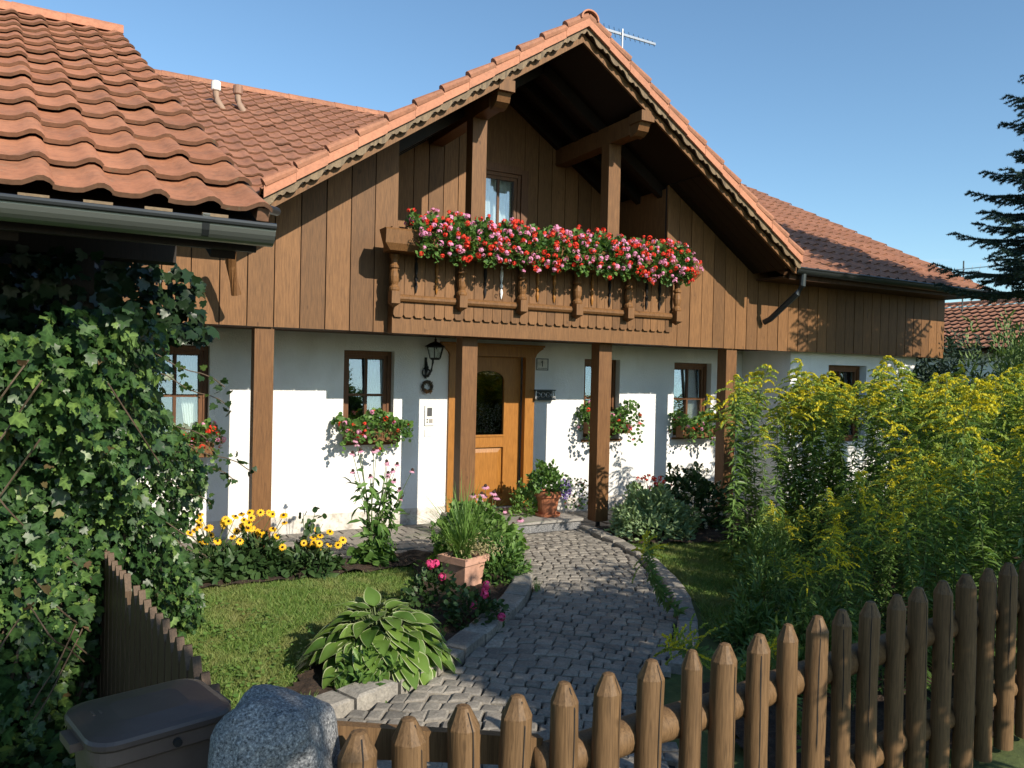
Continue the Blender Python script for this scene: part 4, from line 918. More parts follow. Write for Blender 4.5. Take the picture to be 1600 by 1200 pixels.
for k in range(16):
    x0 = random.uniform(-.5, .12); z0 = random.uniform(.5, 2.0); pts = []
    for i in range(9):
        xx = x0 + .06 * i * (1 if k % 2 else -1) * .5; zz = z0 - .05 * i; sm = min(1, max(0, (zz - .8) / 1.1)); sm = sm * sm * (3 - 2 * sm); pts.append((xx, 4.34 - .52 * sm + .5 * min(1, max(0, (xx + .12) / .22)) * (1 - sm) + .02 * math.sin(i * 1.3 + k), zz))
    st.tube(pts, .004, 5)
st.build('stems', M['wstem'], ivy); v_, f2 = merge(lp_); mesh_obj('young_shoots', v_, f2, M['ivy'], ivy)

# ------------------------------------------------------------------ fences, boulder, bin
pf = thing('picket_fence', 'brown picket fence of rounded pointed half logs in the foreground', 'fence', (2.2, 2.1, 0))
FP = [(.63, 1.95), (.77, 1.96), (.94, 1.97), (1.10, 1.97), (1.28, 1.99), (1.45, 2.0), (1.64, 2.03), (1.82, 2.04), (1.98, 2.05), (2.17, 2.07), (2.37, 2.11), (2.54, 2.13), (2.72, 2.15), (2.92, 2.18), (3.13, 2.20), (3.34, 2.24), (3.55, 2.26), (3.78, 2.29), (4.0, 2.32), (4.23, 2.35), (4.47, 2.38), (4.72, 2.41), (4.98, 2.44), (5.22, 2.46), (5.46, 2.48), (5.7, 2.5), (5.94, 2.52), (6.18, 2.54)]
for k, (x, y) in enumerate(FP):
    r = (.047 - .0045 * min(1, k / 9)) * random.uniform(.93, 1.07) * (1.0 if k != 7 else .85); ph = random.uniform(0, 6); lean = random.uniform(-.006, .006) - .004; n = 12
    zt_ = .97 + (.0 if k else .0); prof = [(r * 1.03, 0), (r, .30), (r * random.uniform(.96, 1.05), .55), (r * random.uniform(.97, 1.03), .75), (r * .99, zt_ - .063), (r * .985, zt_ - .059), (r * .42, zt_ - .004), (r * .22, zt_)]
    V = []; F = []
    for i, (q, z) in enumerate(prof):
        for j in range(n):
            a = 2 * math.pi * j / n + ph; fl = 1 + .045 * math.sin(a * 2 + ph) + .02 * math.sin(a * 5 + z * 4)
            V.append((x + q * fl * math.cos(a) + lean * z + .008 * math.sin(z * 5 + ph), y + q * fl * math.sin(a) + .004 * math.sin(z * 4 + ph), z))
    for i in range(len(prof) - 1):
        for j in range(n): F.append((i * n + j, i * n + (j + 1) % n, (i + 1) * n + (j + 1) % n, (i + 1) * n + j))
    F.append(tuple((len(prof) - 1) * n + j for j in range(n)))
    o = mesh_obj('picket', V, F, M['picket'], pf)
    o.data.polygons.foreach_set('use_smooth', np.array([i < 4 * n for i in range(len(F))]))
    ck = MB(); a0 = -math.pi / 2 + random.uniform(-.75, .75); z0 = random.uniform(.15, .6); pts = []
    for i in range(13):
        z = z0 + (zt_ - .012 - z0) * i / 12; q = (np.interp(z, [p[1] for p in prof], [p[0] for p in prof])) * (1 + .045 * math.sin(a0 * 2 + ph) + .02 * math.sin(a0 * 5 + z * 4)); a = a0 + .05 * math.sin(z * 11 + ph); w_ = (.0022 if i else .0003) * random.uniform(.5, 1.1)
        cx_, cy_ = x + lean * z + .008 * math.sin(z * 5 + ph), y + .004 * math.sin(z * 4 + ph)
        for e_ in (-1, 1): pts.append((cx_ + (q + .0006) * math.cos(a) - e_ * w_ * math.sin(a), cy_ + (q + .0006) * math.sin(a) + e_ * w_ * math.cos(a), z))
    ck.add(pts, [(2 * i, 2 * i + 1, 2 * i + 3, 2 * i + 2) for i in range(12)]); ck.build('crack', M['black'], o)
rail = lambda z, y0=.075: [(x, y + y0, z) for x, y in FP[4:]]
MB().tube([(1.22, 2.07, .70)] + rail(.70), .058, 14).build('rail', M['picket'], pf, smooth=True)
MB().tube([(.66, 2.03, .25)] + [(x, y + .075, .25) for x, y in FP], .058, 14).build('rail', M['picket'], pf, smooth=True)
MB().beam((.50, 2.075, .925), (1.24, 2.075, .735), .035, .085).build('brace', M['picket'], pf)
lfe = thing('board_fence', 'old brown fence of narrow pointed boards running from the bin into the ivy', 'fence', (.22, 3.8, 0))
A_, B_ = np.array([.375, 2.66]), np.array([.08, 5.02]); dv = B_ - A_; LN = np.linalg.norm(dv); dv /= LN; nv_ = np.array([-dv[1], dv[0]]); n = 21
for k in range(n):
    c = A_ + dv * (LN * k / (n - 1)); w2 = .047; th = .014; zt_ = .885 + random.uniform(-.012, .012) - (.12 if k == 12 else 0); sh = .0
    poly = [(-w2, 0), (w2, 0), (w2, zt_ - .075), (.006, zt_), (-.006, zt_), (-w2, zt_ - .075)]
    V = []
    for s in (-th, th):
        for a, z in poly: q = c + dv * a + nv_ * (s + random.uniform(-.001, .001)); V.append((q[0], q[1], z))
    m_ = len(poly); F = [tuple(range(m_)), tuple(range(2 * m_ - 1, m_ - 1, -1))] + [(i, i + m_, (i + 1) % m_ + m_, (i + 1) % m_) for i in range(m_)]
    mesh_obj('picket', V, F, M['oldboard'], lfe)
for z in (.25, .68):
    a, b_ = A_ - nv_ * .035, B_ - nv_ * .035; MB().beam((a[0], a[1], z), (b_[0], b_[1], z), .035, .07).build('rail', M['oldboard'], lfe)
# boulder
V = []; F = []; n = 40; mlev = 34
for i in range(mlev + 1):
    t = i / mlev
    for j in range(n):
        a = 2 * math.pi * j / n; ca, sa = math.cos(a), math.sin(a); pw = 1 / (abs(math.cos(a + .5)) ** 3.6 + abs(math.sin(a + .5)) ** 3.6) ** (1 / 3.6) * .95
        if t < .72: z = 1.0 * t / .72 * .86; s = 1 - .05 * t
        else: u_ = (t - .72) / .28; z = .86 + .205 * math.sin(u_ * math.pi / 2); s = .964 * (1 - u_ ** 2.9) ** .5
        x, y = .163 * pw * ca * s, .135 * pw * sa * s
        d = mnoise.noise(Vector((x * 7 + 3, y * 7, z * 4))) * .034 + mnoise.noise(Vector((x * 22, y * 22 + 5, z * 15))) * .012 + mnoise.noise(Vector((x * 70, y * 70, z * 60))) * .004
        rr = math.hypot(x, y) + 1e-6; x += d * x / rr; y += d * y / rr
        zz = z + mnoise.noise(Vector((x * 11, y * 11, 1))) * .035 - (.26 * max(0, x - .035) + .10 * max(0, -x - .05) if z > .5 else 0) * min(1, max(0, (z - .5) * 2.5))
        V.append((.438 + x, 2.02 + y, zz))
for i in range(mlev):
    for j in range(n): F.append((i * n + j, i * n + (j + 1) % n, (i + 1) * n + (j + 1) % n, (i + 1) * n + j))
F.append(tuple(mlev * n + j for j in range(n)))
tag(mesh_obj('boulder', V, F, M['granite'], None, (.438, 2.02, 0)), 'rough grey granite boulder post between the bin and the picket fence', 'boulder')
# bin
bn = thing('waste_bin', 'small dark brown plastic wheelie bin with closed lid beside the boulder', 'bin', (.17, 2.37, 0))
ux = Vector((.35, .09, 0)).normalized(); uy = Vector((-.09, .35, 0)).normalized(); bc = Vector((.165, 2.375, 0))
def rrect(hx, hy, r, k=6):
    pts = []
    for cx, cy, a0 in ((hx - r, hy - r, 0), (-hx + r, hy - r, 90), (-hx + r, -hy + r, 180), (hx - r, -hy + r, 270)):
        for i in range(k + 1): a = R(a0 + 90 * i / k); pts.append((cx + r * math.cos(a), cy + r * math.sin(a)))
    return pts
def loft(mb, rings):
    vs = []; m_ = len(rings[0][0])
    for pts, z in rings:
        for a, b_ in pts: p = bc + ux * a + uy * b_; vs.append((p.x, p.y, z))
    fs = [(i * m_ + j, i * m_ + (j + 1) % m_, (i + 1) * m_ + (j + 1) % m_, (i + 1) * m_ + j) for i in range(len(rings) - 1) for j in range(m_)]
    fs.append(tuple((len(rings) - 1) * m_ + j for j in range(m_))); fs.append(tuple(range(m_))[::-1]); return mb.add(vs, fs)
b = loft(MB(), [(rrect(.135, .105, .03), .04), (rrect(.155, .125, .035), .785), (rrect(.157, .127, .035), .787), (rrect(.158, .128, .035), .795), (rrect(.163, .133, .035), .875)]); b.build('body', M['bin'], bn)
rm = loft(MB(), [(rrect(.172, .144, .05), .877), (rrect(.180, .152, .06), .885), (rrect(.180, .152, .06), .920)]); rm.build('rim', M['bin'], bn)
ld = loft(MB(), [(rrect(.184, .156, .07), .922), (rrect(.188, .160, .07), .928), (rrect(.188, .160, .07), .940), (rrect(.183, .155, .068), .948), (rrect(.165, .138, .06), .953), (rrect(.09, .07, .03), .961)]); lo = ld.build('lid', M['bin_dark'], bn, smooth=False)
hd = MB()
for sx in (-1, 1):
    p = bc + ux * (sx * .19); a_ = p + uy * -.05; b2 = p + uy * .05; hd.beam((a_.x, a_.y, .915), (b2.x, b2.y, .915), .04, .022); hd.build('handle', M['bin'], bn); hd = MB()
p = bc + uy * -.152 + ux * .02; MB().tube([(p.x, p.y, .903), (p.x + .003, p.y - .014, .903)], .011, 12).build('lock', M['black'], bn)
lt = MB()
for k in range(4): p = bc + ux * (-.135 + .018 * k) + uy * .02; q = p + uy * (.03 if k % 2 == 0 else .022); lt.beam((p.x, p.y, .9575), (q.x, q.y, .9575), .006, .004)
lt.build('embossing', M['bin'], lo)
wh = MB(); 
for sx in (-1, 1): p = bc + ux * (sx * .14) + uy * .12; q = p + ux * (sx * .035); wh.tube([(p.x, p.y, .085), (q.x, q.y, .085)], .085, 14)
wh.build('wheels', M['black'], bn)

# ------------------------------------------------------------------ flowers on the house
def geranium(x0, x1, yc, zc, h, dep, nl, nb, label, cat, group=None, name='geranium', hang=.0, lsz=.042, ur=.030, cols=('pink', 'red')):
    t = thing(name, label, cat, ((x0 + x1) / 2, yc, zc), group)
    a = rng.random(nl); th = rng.random(nl) * math.pi * 1.36 - .86; rr = .55 + .45 * rng.random(nl) ** .5
    P = np.c_[x0 - .04 + (x1 - x0 + .08) * a, yc + .02 - dep * np.cos(th) * rr * (.85 + .2 * np.sin(a * 19)), zc + h * np.sin(th) * rr * (1 + hang * (np.sin(th) < 0)) * (.85 + .25 * np.sin(a * 13 + x0 * 5))]
    D = np.c_[rng.normal(size=nl) * .6, -np.cos(th) + rng.normal(size=nl) * .4, np.sin(th) + rng.normal(size=nl) * .4]
    v_, f2 = scatter(T_ROUND, P, D, rdir(nl, .3) + [0, -1.0, .2], lsz * (.6 + .7 * rng.random(nl))); mesh_obj('foliage', v_, f2, M['green1'], t)
    for c in cols:
        k = int(nb / len(cols)); a = rng.random(k); th = rng.random(k) * math.pi * 1.34 - .84; e_ = .95 + .2 * rng.random(k)
        P = np.c_[x0 - .05 + (x1 - x0 + .10) * a, yc - (dep * np.cos(th) * .98 + .02) * e_, zc + h * np.sin(th) * e_ * (1 + hang * (np.sin(th) < 0)) * (.9 + .22 * np.sin(a * 13 + x0 * 5))]
        blossoms(P, ur * (.75 + .5 * rng.random(k)), M[c], t, k=18, name='blossom')
    return t
xs = np.linspace(2.90, 6.40, 10)
for i in range(9): geranium(xs[i], xs[i + 1], 7.50, 3.22, .265, .26, 1150, 82, 'bushy pink and red geranium in the balcony flower box', 'geranium', 'geraniums along the balcony box', hang=.10, ur=.032)
# window boxes
def window_box(a, b_, y, z, label, nl, nb, h=.2, dep=.2, hang=.9):
    w_ = thing('window_box', label, 'flower box', ((a + b_) / 2, y, z - .12))
    MB().box(a, b_, y - .09, y + .07, z - .13, z + .02).build('trough', M['beam'], w_)
    nn = nl; aa = rng.random(nn); th = rng.random(nn) * math.pi * 1.3 - .6; rr = .5 + .5 * rng.random(nn) ** .6
    def put(n_, e=1.0):
        aa = rng.random(n_); th = rng.random(n_) * math.pi * 1.3 - .62; rr = (.45 + .55 * rng.random(n_) ** .6) * e
        return np.c_[a - .1 + (b_ - a + .2) * aa, y - dep * np.cos(th) * rr - .03, z + h * np.sin(th) * rr * (1 + hang * (np.sin(th) < 0)) * (.8 + .35 * np.sin(aa * 9 + a))], th
    P, th = put(nl, 1.05); D = np.c_[rng.normal(size=nl) * .7, -np.cos(th) + rng.normal(size=nl) * .4, np.sin(th) + rng.normal(size=nl) * .5]
    v_, f2 = scatter(T_ROUND, P, D, rdir(nl, .3) + [0, -1, .2], .045 * (.6 + .7 * rng.random(nl))); mesh_obj('foliage', v_, f2, M['green1'], w_)
    for c in ('red', 'pink'):
        P, th = put(nb // 2, 1.12); P[:, 1] -= .02; blossoms(P, .03 * (.7 + .6 * rng.random(len(P))), M[c], w_, k=16, name='blossom')
window_box(.5, 1.2, YW - .12, 1.06, 'window box of pink flowers half hidden behind the ivy', 500, 30)
window_box(2.64, 3.28, YW - .14, 1.18, 'full red geranium window box left of the wall lantern', 1000, 40)
window_box(5.98, 6.66, YW - .14, 1.22, 'trailing window box of red and pink flowers behind the porch post', 1000, 30, .26)
window_box(7.60, 8.26, YW - .14, 1.14, 'dark shaded window box of red flowers at the rightmost porch window', 900, 28)

# ------------------------------------------------------------------ plants near the house
def stems(mb, base, tops, r=.004):
    for tp in tops:
        b_ = np.array(base) + np.r_[rng.normal(size=2) * .03, 0]; tp = np.array(tp); m_ = (b_ + tp) / 2 + np.r_[(tp - b_)[:2] * -.15, .03]
        mb.tube([b_, m_, tp], [r * 1.2, r, r * .7], 5)
# black eyed susans
for k, (x, y, sx, hh, nf, lb) in enumerate([(1.02, 7.45, .30, .50, 22, 'yellow coneflower clump next to the ivy, left of the leftmost porch post'), (1.42, 7.5, .22, .52, 20, 'tall yellow coneflower clump in front of the leftmost porch post'), (1.86, 7.35, .20, .30, 16, 'low yellow coneflower clump right of the leftmost porch post')]):
    t = thing('yellow_coneflower', lb, 'flower', (x, y, 0), 'yellow coneflowers in the border')
    P = np.c_[x + sx * rng.normal(size=nf) * .6, y + .14 * rng.normal(size=nf), hh * (.62 + .48 * rng.random(nf))]
    mb = MB(); stems(mb, (x, y, 0), P); mb.build('stems', M['stem'], t)
    dn = rdir(nf) * .5 + [0.1, -.75, .75]; daisy_heads(P, dn, .040, 12, .12, M['yellow'], t, .011)
    v_, f2 = dome_leaves(T_LANCE, (x, y, 0), (sx * 1.25, .3, hh * .62), 420, .10, .5, .6, .35, .45); mesh_obj('leaves', v_, f2, M['darkgreen'], t)
t = thing('border_shrub', 'low dark leafy ground plants along the lawn below the yellow flowers', 'plant', (1.3, 7.2, 0))
n = 600; P = np.c_[.75 + 1.0 * rng.random(n) ** 1.2, 7.14 + .3 * rng.random(n), .02 + .17 * rng.random(n)]; v_, f2 = scatter(T_ROUND, P, rdir(n) + [0, -.3, .4], rdir(n, .8) + [0, -.5, .5], .05 + .04 * rng.random(n)); mesh_obj('leaves', v_, f2, M['darkgreen'], t)
t = thing('rose_shoot', 'spindly shoot with small round leaves right of the yellow flowers', 'plant', (1.9, 7.5, 0))
mb = MB(); tops = [(1.83, 7.5, .52), (1.95, 7.5, .56), (1.90, 7.45, .44), (2.02, 7.5, .40)]; stems(mb, (1.84, 7.5, 0), tops); mb.build('stems', M['stem'], t)
P = np.concatenate([np.linspace([1.84, 7.5, .15], tp, 12) + rng.normal(size=(12, 3)) * .02 for tp in tops]); v_, f2 = scatter(T_ROUND, P, rdir(len(P)), rdir(len(P)) + [0, -.6, .6], .05 + .02 * rng.random(len(P))); mesh_obj('leaves', v_, f2, M['darkgreen'], t)
# tall pink coneflower
t = thing('pink_coneflower', 'tall pink coneflower with drooping petals in front of the white wall', 'flower', (2.5, 7.38, 0))
P = np.array([(2.28, 1.22), (2.36, 1.16), (2.24, 1.10), (2.30, 1.13), (2.46, 1.12), (2.50, 1.13), (2.60, 1.0), (2.66, .96), (2.75, .96), (2.70, .90), (2.66, .84), (2.71, .80), (2.82, .92), (2.58, .90), (2.74, .72), (2.26, .92), (2.40, .88), (2.73, .64)]); P = np.c_[P[:, 0], 7.38 + .1 * rng.normal(size=len(P)), P[:, 1]]
mb = MB(); stems(mb, (2.5, 7.38, 0), P, .0045); mb.build('stems', M['stem'], t)
dn = rdir(len(P)) * .25 + [0, -.25, 1]; daisy_heads(P, dn, .042, 11, .75, M['palepink'], t, .016)
Q = np.concatenate([np.linspace([2.5, 7.38, .05], p, 16)[:13] for p in P]); Q = Q[Q[:, 2] < .86] + rng.normal(size=(int((Q[:, 2] < .86).sum()), 3)) * .03
v_, f2 = scatter(T_LANCE, Q, rdir(len(Q)) + [0, -.2, -.15], rdir(len(Q), .7) + [0, -.5, .3], .11 + .06 * rng.random(len(Q)), .045); mesh_obj('leaves', v_, f2, M['green1'], t)
v_, f2 = dome_leaves(T_LANCE, (2.5, 7.36, 0), (.20, .16, .17), 170, .10, .5, .5, .4); mesh_obj('base_leaves', v_, f2, M['green1'], t)
# square pot with grass
pt = thing('square_pot', 'pale terracotta square pot beside the curved path', 'pot', (2.90, 6.22, 0))
def sq_ring(cx, cy, h, z, rot=R(24)): return [(cx + h * 1.414 * math.cos(rot + math.pi / 4 + k * math.pi / 2), cy + h * 1.414 * math.sin(rot + math.pi / 4 + k * math.pi / 2), z) for k in range(4)]
def sq_loft(hs, c=(2.93, 6.24)):
    mb = MB(); vs = [p for h, z in hs for p in sq_ring(c[0], c[1], h, z)]; fs = [(i * 4 + k, i * 4 + (k + 1) % 4, i * 4 + 4 + (k + 1) % 4, i * 4 + 4 + k) for i in range(len(hs) - 1) for k in range(4)]
    fs.append((3, 2, 1, 0)); return mb.add(vs, fs)
sq_loft([(.11, 0), (.135, .232)]).build('body', M['pinkpot'], pt); sq_loft([(.134, .2325), (.158, .236), (.162, .295), (.145, .297), (.140, .25), (.02, .249)]).build('rim', M['pinkpot'], pt)
sq_loft([(.13, .2495), (.141, .262), (.01, .268)]).build('potting_soil', M['soil'], pt)
t = thing('grass_plant', 'spiky green grass plant growing out of the square pot', 'plant', (2.93, 6.24, .27))
Vs = []; Fs = []
for k in range(170):
    a = rng.random() * 2 * math.pi; L = .36 + .32 * rng.random(); sp_ = .12 + .95 * rng.random() ** 1.1; wd = .010; d = np.array([math.cos(a), math.sin(a)]); s = np.array([-d[1], d[0]]); n0 = len(Vs); c0 = np.array([2.93, 6.24]) + rng.normal(size=2) * .03
    for i in range(7):
        q = i / 6; xy = c0 + d * sp_ * L * q * (1 + .35 * q); z = .265 + L * (q * (1.25 - .1 * sp_) - .55 * sp_ * q * q * 1.2); ww = wd * (1 - q ** 2.2) + .0006
        Vs += [(*(xy + s * ww * .5), z), (*(xy - s * ww * .5), z)]
    Fs += [(n0 + 2 * i, n0 + 2 * i + 1, n0 + 2 * i + 3, n0 + 2 * i + 2) for i in range(6)]
mesh_obj('blades', Vs, np.array(Fs), M['green2'], t)
P = np.c_[3.05 + .10 * rng.normal(size=240), 6.16 + .07 * rng.normal(size=240), .30 + .07 * np.abs(rng.normal(size=240))]
q = thing('heather', 'small dry pale heather at the right edge of the square pot', 'plant', (3.02, 6.2, .27)); v_, f2 = scatter(T_LANCE, P, rdir(240, .5), rdir(240), .035, .010); mesh_obj('sprigs', v_, f2, M['dry'], q)
# stonecrop mound behind the pot, fern beside it
t = thing('stonecrop', 'rounded fresh green stonecrop bush with pale flower heads behind the square pot', 'bush', (3.35, 6.85, 0))
v_, f2 = dome_leaves(T_ROUND, (3.35, 6.85, 0), (.45, .36, .62), 1700, .065, .5, .6, .6, .7); mesh_obj('leaves', v_, f2, M['green2'], t)
d = rdir(60); d[:, 2] = np.abs(d[:, 2]) * .7 + .4; P = np.array([3.35, 6.85, 0]) + nrmz(d) * [.46, .37, .64]; blossoms(P, .03, M['hedge'], t, T=T_QUAD, k=26, up=.6, name='flower_head')
t = thing('pink_coneflower', 'short pink coneflowers rising above the stonecrop bush by the door', 'flower', (3.45, 7.0, 0))
P = np.array([(3.36, .69), (3.44, .70), (3.50, .67), (3.56, .71), (3.60, .66), (3.40, .66), (3.52, .76), (3.85, .43), (3.78, .38), (3.70, .52)]); P = np.c_[P[:, 0], 6.95 + .08 * rng.normal(size=10), P[:, 1]]
mb = MB(); stems(mb, (3.5, 6.95, 0), P); mb.build('stems', M['stem'], t); dn = rdir(10) * .2 + [0, -.3, 1]; daisy_heads(P, dn, .05, 12, .5, M['palepink'], t, .017)
t = thing('fern', 'dark green feathery fern between the square pot and the path', 'plant', (3.35, 6.3, 0))
v_, f2 = dome_leaves(T_LANCE, (3.33, 6.32, 0), (.26, .26, .42), 1100, .07, .5, .8, .45, .35); mesh_obj('fronds', v_, f2, M['green1'], t)
# hosta
t = thing('hosta', 'large variegated hosta with cream edged leaves beside the path', 'hosta', (1.66, 4.78, 0))
def hosta_leaf():
    V = []; F = []; mi = []; n, k = 8, 6
    for i in range(n + 1):
        q = i / n; wd = (math.sin(math.pi * min(1, q ** .75 * 1.0)) ** .8) * .35 * (1 if q < .98 else .05) + .004
        for j in range(k + 1):
            s = (-1, -.90, -.5, 0, .5, .90, 1)[j]; V.append((s * wd, q, .07 * s * s * (1 - q) + .03 * math.sin(q * 8 + s * 4) * abs(s) - .42 * q ** 2.1 - .03 * (1 - abs(s))))
    for i in range(n):
        for j in range(k): a = i * (k + 1) + j; F.append((a, a + 1, a + k + 2, a + k + 1)); mi.append(1 if (j in (0, k - 1)) else 0)
    return np.array(V), np.array(F), np.array(mi)
HV, HF, HM = hosta_leaf(); n = 185; Vs = []; Fs = []; Ms = []; cnt = 0; mb = MB()
for i in range(n):
    a = i * 2.39996 + rng.normal() * .2; q = math.sqrt((i + .5) / n); el_ = R(38 - 64 * q) + rng.normal() * .2; L = .10 + .075 * rng.random() + .03 * q
    d = np.array([math.cos(a) * math.cos(el_), math.sin(a) * math.cos(el_), math.sin(el_)]); base = np.array([1.66, 4.78, 0]) + np.array([math.cos(a), math.sin(a), 0]) * (.03 + .34 * q) + [0, 0, .27 * (1 - q ** 2.0) + .10]
    up = np.array([math.cos(a) * -math.sin(el_), math.sin(a) * -math.sin(el_), math.cos(el_)]) + rng.normal(size=3) * .15; x = np.cross(d, up); x /= np.linalg.norm(x); z = np.cross(x, d)
    v_ = base + (HV[:, :1] * x * L * 1.0 + HV[:, 1:2] * d * L + HV[:, 2:] * z * L); Vs.append(v_); Fs.append(HF + cnt); Ms.append(HM); cnt += len(HV)
    mb.tube([(1.66 + .05 * math.cos(a), 4.78 + .05 * math.sin(a), .0), tuple((base + [1.66, 4.78, .1]) / 2 + [0, 0, .04]), tuple(base)], .005, 5)
mesh_obj('leaves', np.concatenate(Vs), np.concatenate(Fs), [M['hosta'], M['cream']], t, None, np.concatenate(Ms), True); mb.build('leaf_stalks', M['stem'], t)
t = thing('bell_flower', 'small dark green narrow leaved plant in front of the hosta on bare soil', 'plant', (1.5, 4.45, 0))
v_, f2 = dome_leaves(T_LANCE, (1.52, 4.48, 0), (.22, .14, .22), 240, .09, .5, .8, .4, .3); mesh_obj('leaves', v_, f2, M['green1'], t)
# roses and weeds
for (x, y, hh, fl, lb) in ((2.42, 5.72, .36, [(2.38, 5.66, .38), (2.35, 5.62, .41), (2.41, 5.64, .40), (2.45, 5.6, .30)], 'magenta rose bush between the hosta and the square pot'), (2.55, 5.22, .30, [(2.60, 5.16, .30), (2.58, 5.12, .27), (2.66, 5.0, .13), (2.50, 5.14, .2), (2.61, 5.15, .33)], 'low magenta rose bush at the path kerb right of the hosta')):
    t = thing('rose_bush', lb, 'rose', (x, y, 0)); v_, f2 = dome_leaves(T_ROUND, (x, y, 0), (.24, .2, hh), 420, .045, .5, .6, .45, .75); mesh_obj('leaves', v_, f2, M['darkgreen'], t)
    blossoms(np.array(fl), .038, M['magenta'], t, T=T_PETAL, k=26, up=.2, name='blossom')
for (x, y) in ((1.08, 4.28), (1.32, 4.42), (3.42, 5.80), (2.2, 5.05)):
    t = thing('grass_tuft', 'small pale grass tuft at the edge of the kerb', 'grass', (x, y, .02), 'grass tufts at the kerb'); n = 26; P = np.c_[x + .02 * rng.normal(size=n), y + .02 * rng.normal(size=n), np.full(n, .03)]; d = rdir(n) * .6; d[:, 2] = 1
    v_, f2 = scatter(T_BLADE, P, d, rdir(n), .07 + .05 * rng.random(n), .007); mesh_obj('blades', v_, f2, M['green2'], t)
# round pot at the door
pt = thing('round_pot', 'round terracotta pot with lime stains on the door step', 'pot', (5.06, 8.36, .13))
MB().lathe([(.105, .147), (.135, .30), (.150, .37), (.172, .375), (.176, .44), (.165, .445), (.150, .42), (.02, .415)], (5.06, 8.36, 0), 26).build('body', M['terra'], pt, smooth=False)
MB().lathe([(.12, .131), (.155, .134), (.165, .165), (.158, .165), (.15, .146), (.02, .1455)], (5.06, 8.36, 0), 24).build('saucer', M['terra'], pt)
t = thing('potted_shrub', 'leafy green shrub growing in the round pot at the door', 'plant', (5.06, 8.36, .42)); v_, f2 = dome_leaves(T_ROUND, (5.04, 8.36, .42), (.23, .22, .38), 800, .05, .5, .8, .4, .7); mesh_obj('leaves', v_, f2, M['green1'], t)
t = thing('lobelia', 'purple flowers spilling over the right side of the round pot', 'flower', (5.24, 8.26, .42)); d = rdir(150); P = np.array([5.24, 8.27, .46]) + d * [.10, .09, .13] * (.5 + .5 * rng.random((150, 1))); blossoms(P, .017, M['purple'], t, T=T_QUAD, k=8, name='blossom')
t = thing('trailing_flower', 'wispy trailing plant with tiny red flowers right of the round pot', 'flower', (5.42, 8.3, .4)); n = 130; P = np.c_[5.30 + .26 * rng.random(n), 8.27 + .08 * rng.normal(size=n), .22 + .36 * rng.random(n)]; v_, f2 = scatter(T_ROUND, P, rdir(n), rdir(n) + [0, -.7, .4], .025 + .015 * rng.random(n)); mesh_obj('leaves', v_, f2, M['green1'], t)
blossoms(P[:12], .018, M['red'], t, k=10, name='blossom')
t = thing('box_shrub', 'yellowish green leafy plant left of the round pot in the door corner', 'plant', (4.80, 8.5, .13)); v_, f2 = dome_leaves(T_ROUND, (4.80, 8.5, .13), (.16, .15, .40), 420, .05, .5, .7, .45, .7); mesh_obj('leaves', v_, f2, M['green2'], t)
# bushes right of the path
t = thing('lavender_bush', 'rounded grey green bush beside the third porch post', 'bush', (5.95, 7.42, 0)); v_, f2 = dome_leaves(T_LANCE, (5.95, 7.42, 0), (.52, .42, .56), 3000, .075, .5, .7, .5, .42, .0); mesh_obj('leaves', v_, f2, M['greygreen'], t)
t = thing('rose_bush', 'tall cream flowered rose bush between the grey green bush and the goldenrods', 'rose', (6.75, 7.65, 0)); v_, f2 = dome_leaves(T_ROUND, (6.75, 7.65, 0), (.52, .38, .76), 1700, .06, .5, .6, .4, .75); mesh_obj('leaves', v_, f2, M['darkgreen'], t)
d = rdir(70); d[:, 2] = np.abs(d[:, 2]); P = np.array([6.75, 7.65, 0]) + d * [.54, .4, .78]; blossoms(P, .030, M['creamf'], t, T=T_PETAL, k=14, name='blossom')
t = thing('red_flowers', 'row of red garden flowers behind the rounded grey green bush', 'flower', (6.2, 7.8, 0)); n = 22; P = np.c_[5.95 + .55 * rng.random(n), 7.8 + .05 * rng.normal(size=n), .48 + .17 * rng.random(n)]; mb = MB(); stems(mb, (6.2, 7.8, 0), P); mb.build('stems', M['stem'], t); blossoms(P, .032, M['red'], t, k=18, name='blossom')
v_, f2 = dome_leaves(T_ROUND, (6.2, 7.8, 0), (.35, .15, .5), 300, .06, .5, .6); mesh_obj('leaves', v_, f2, M['green1'], t)

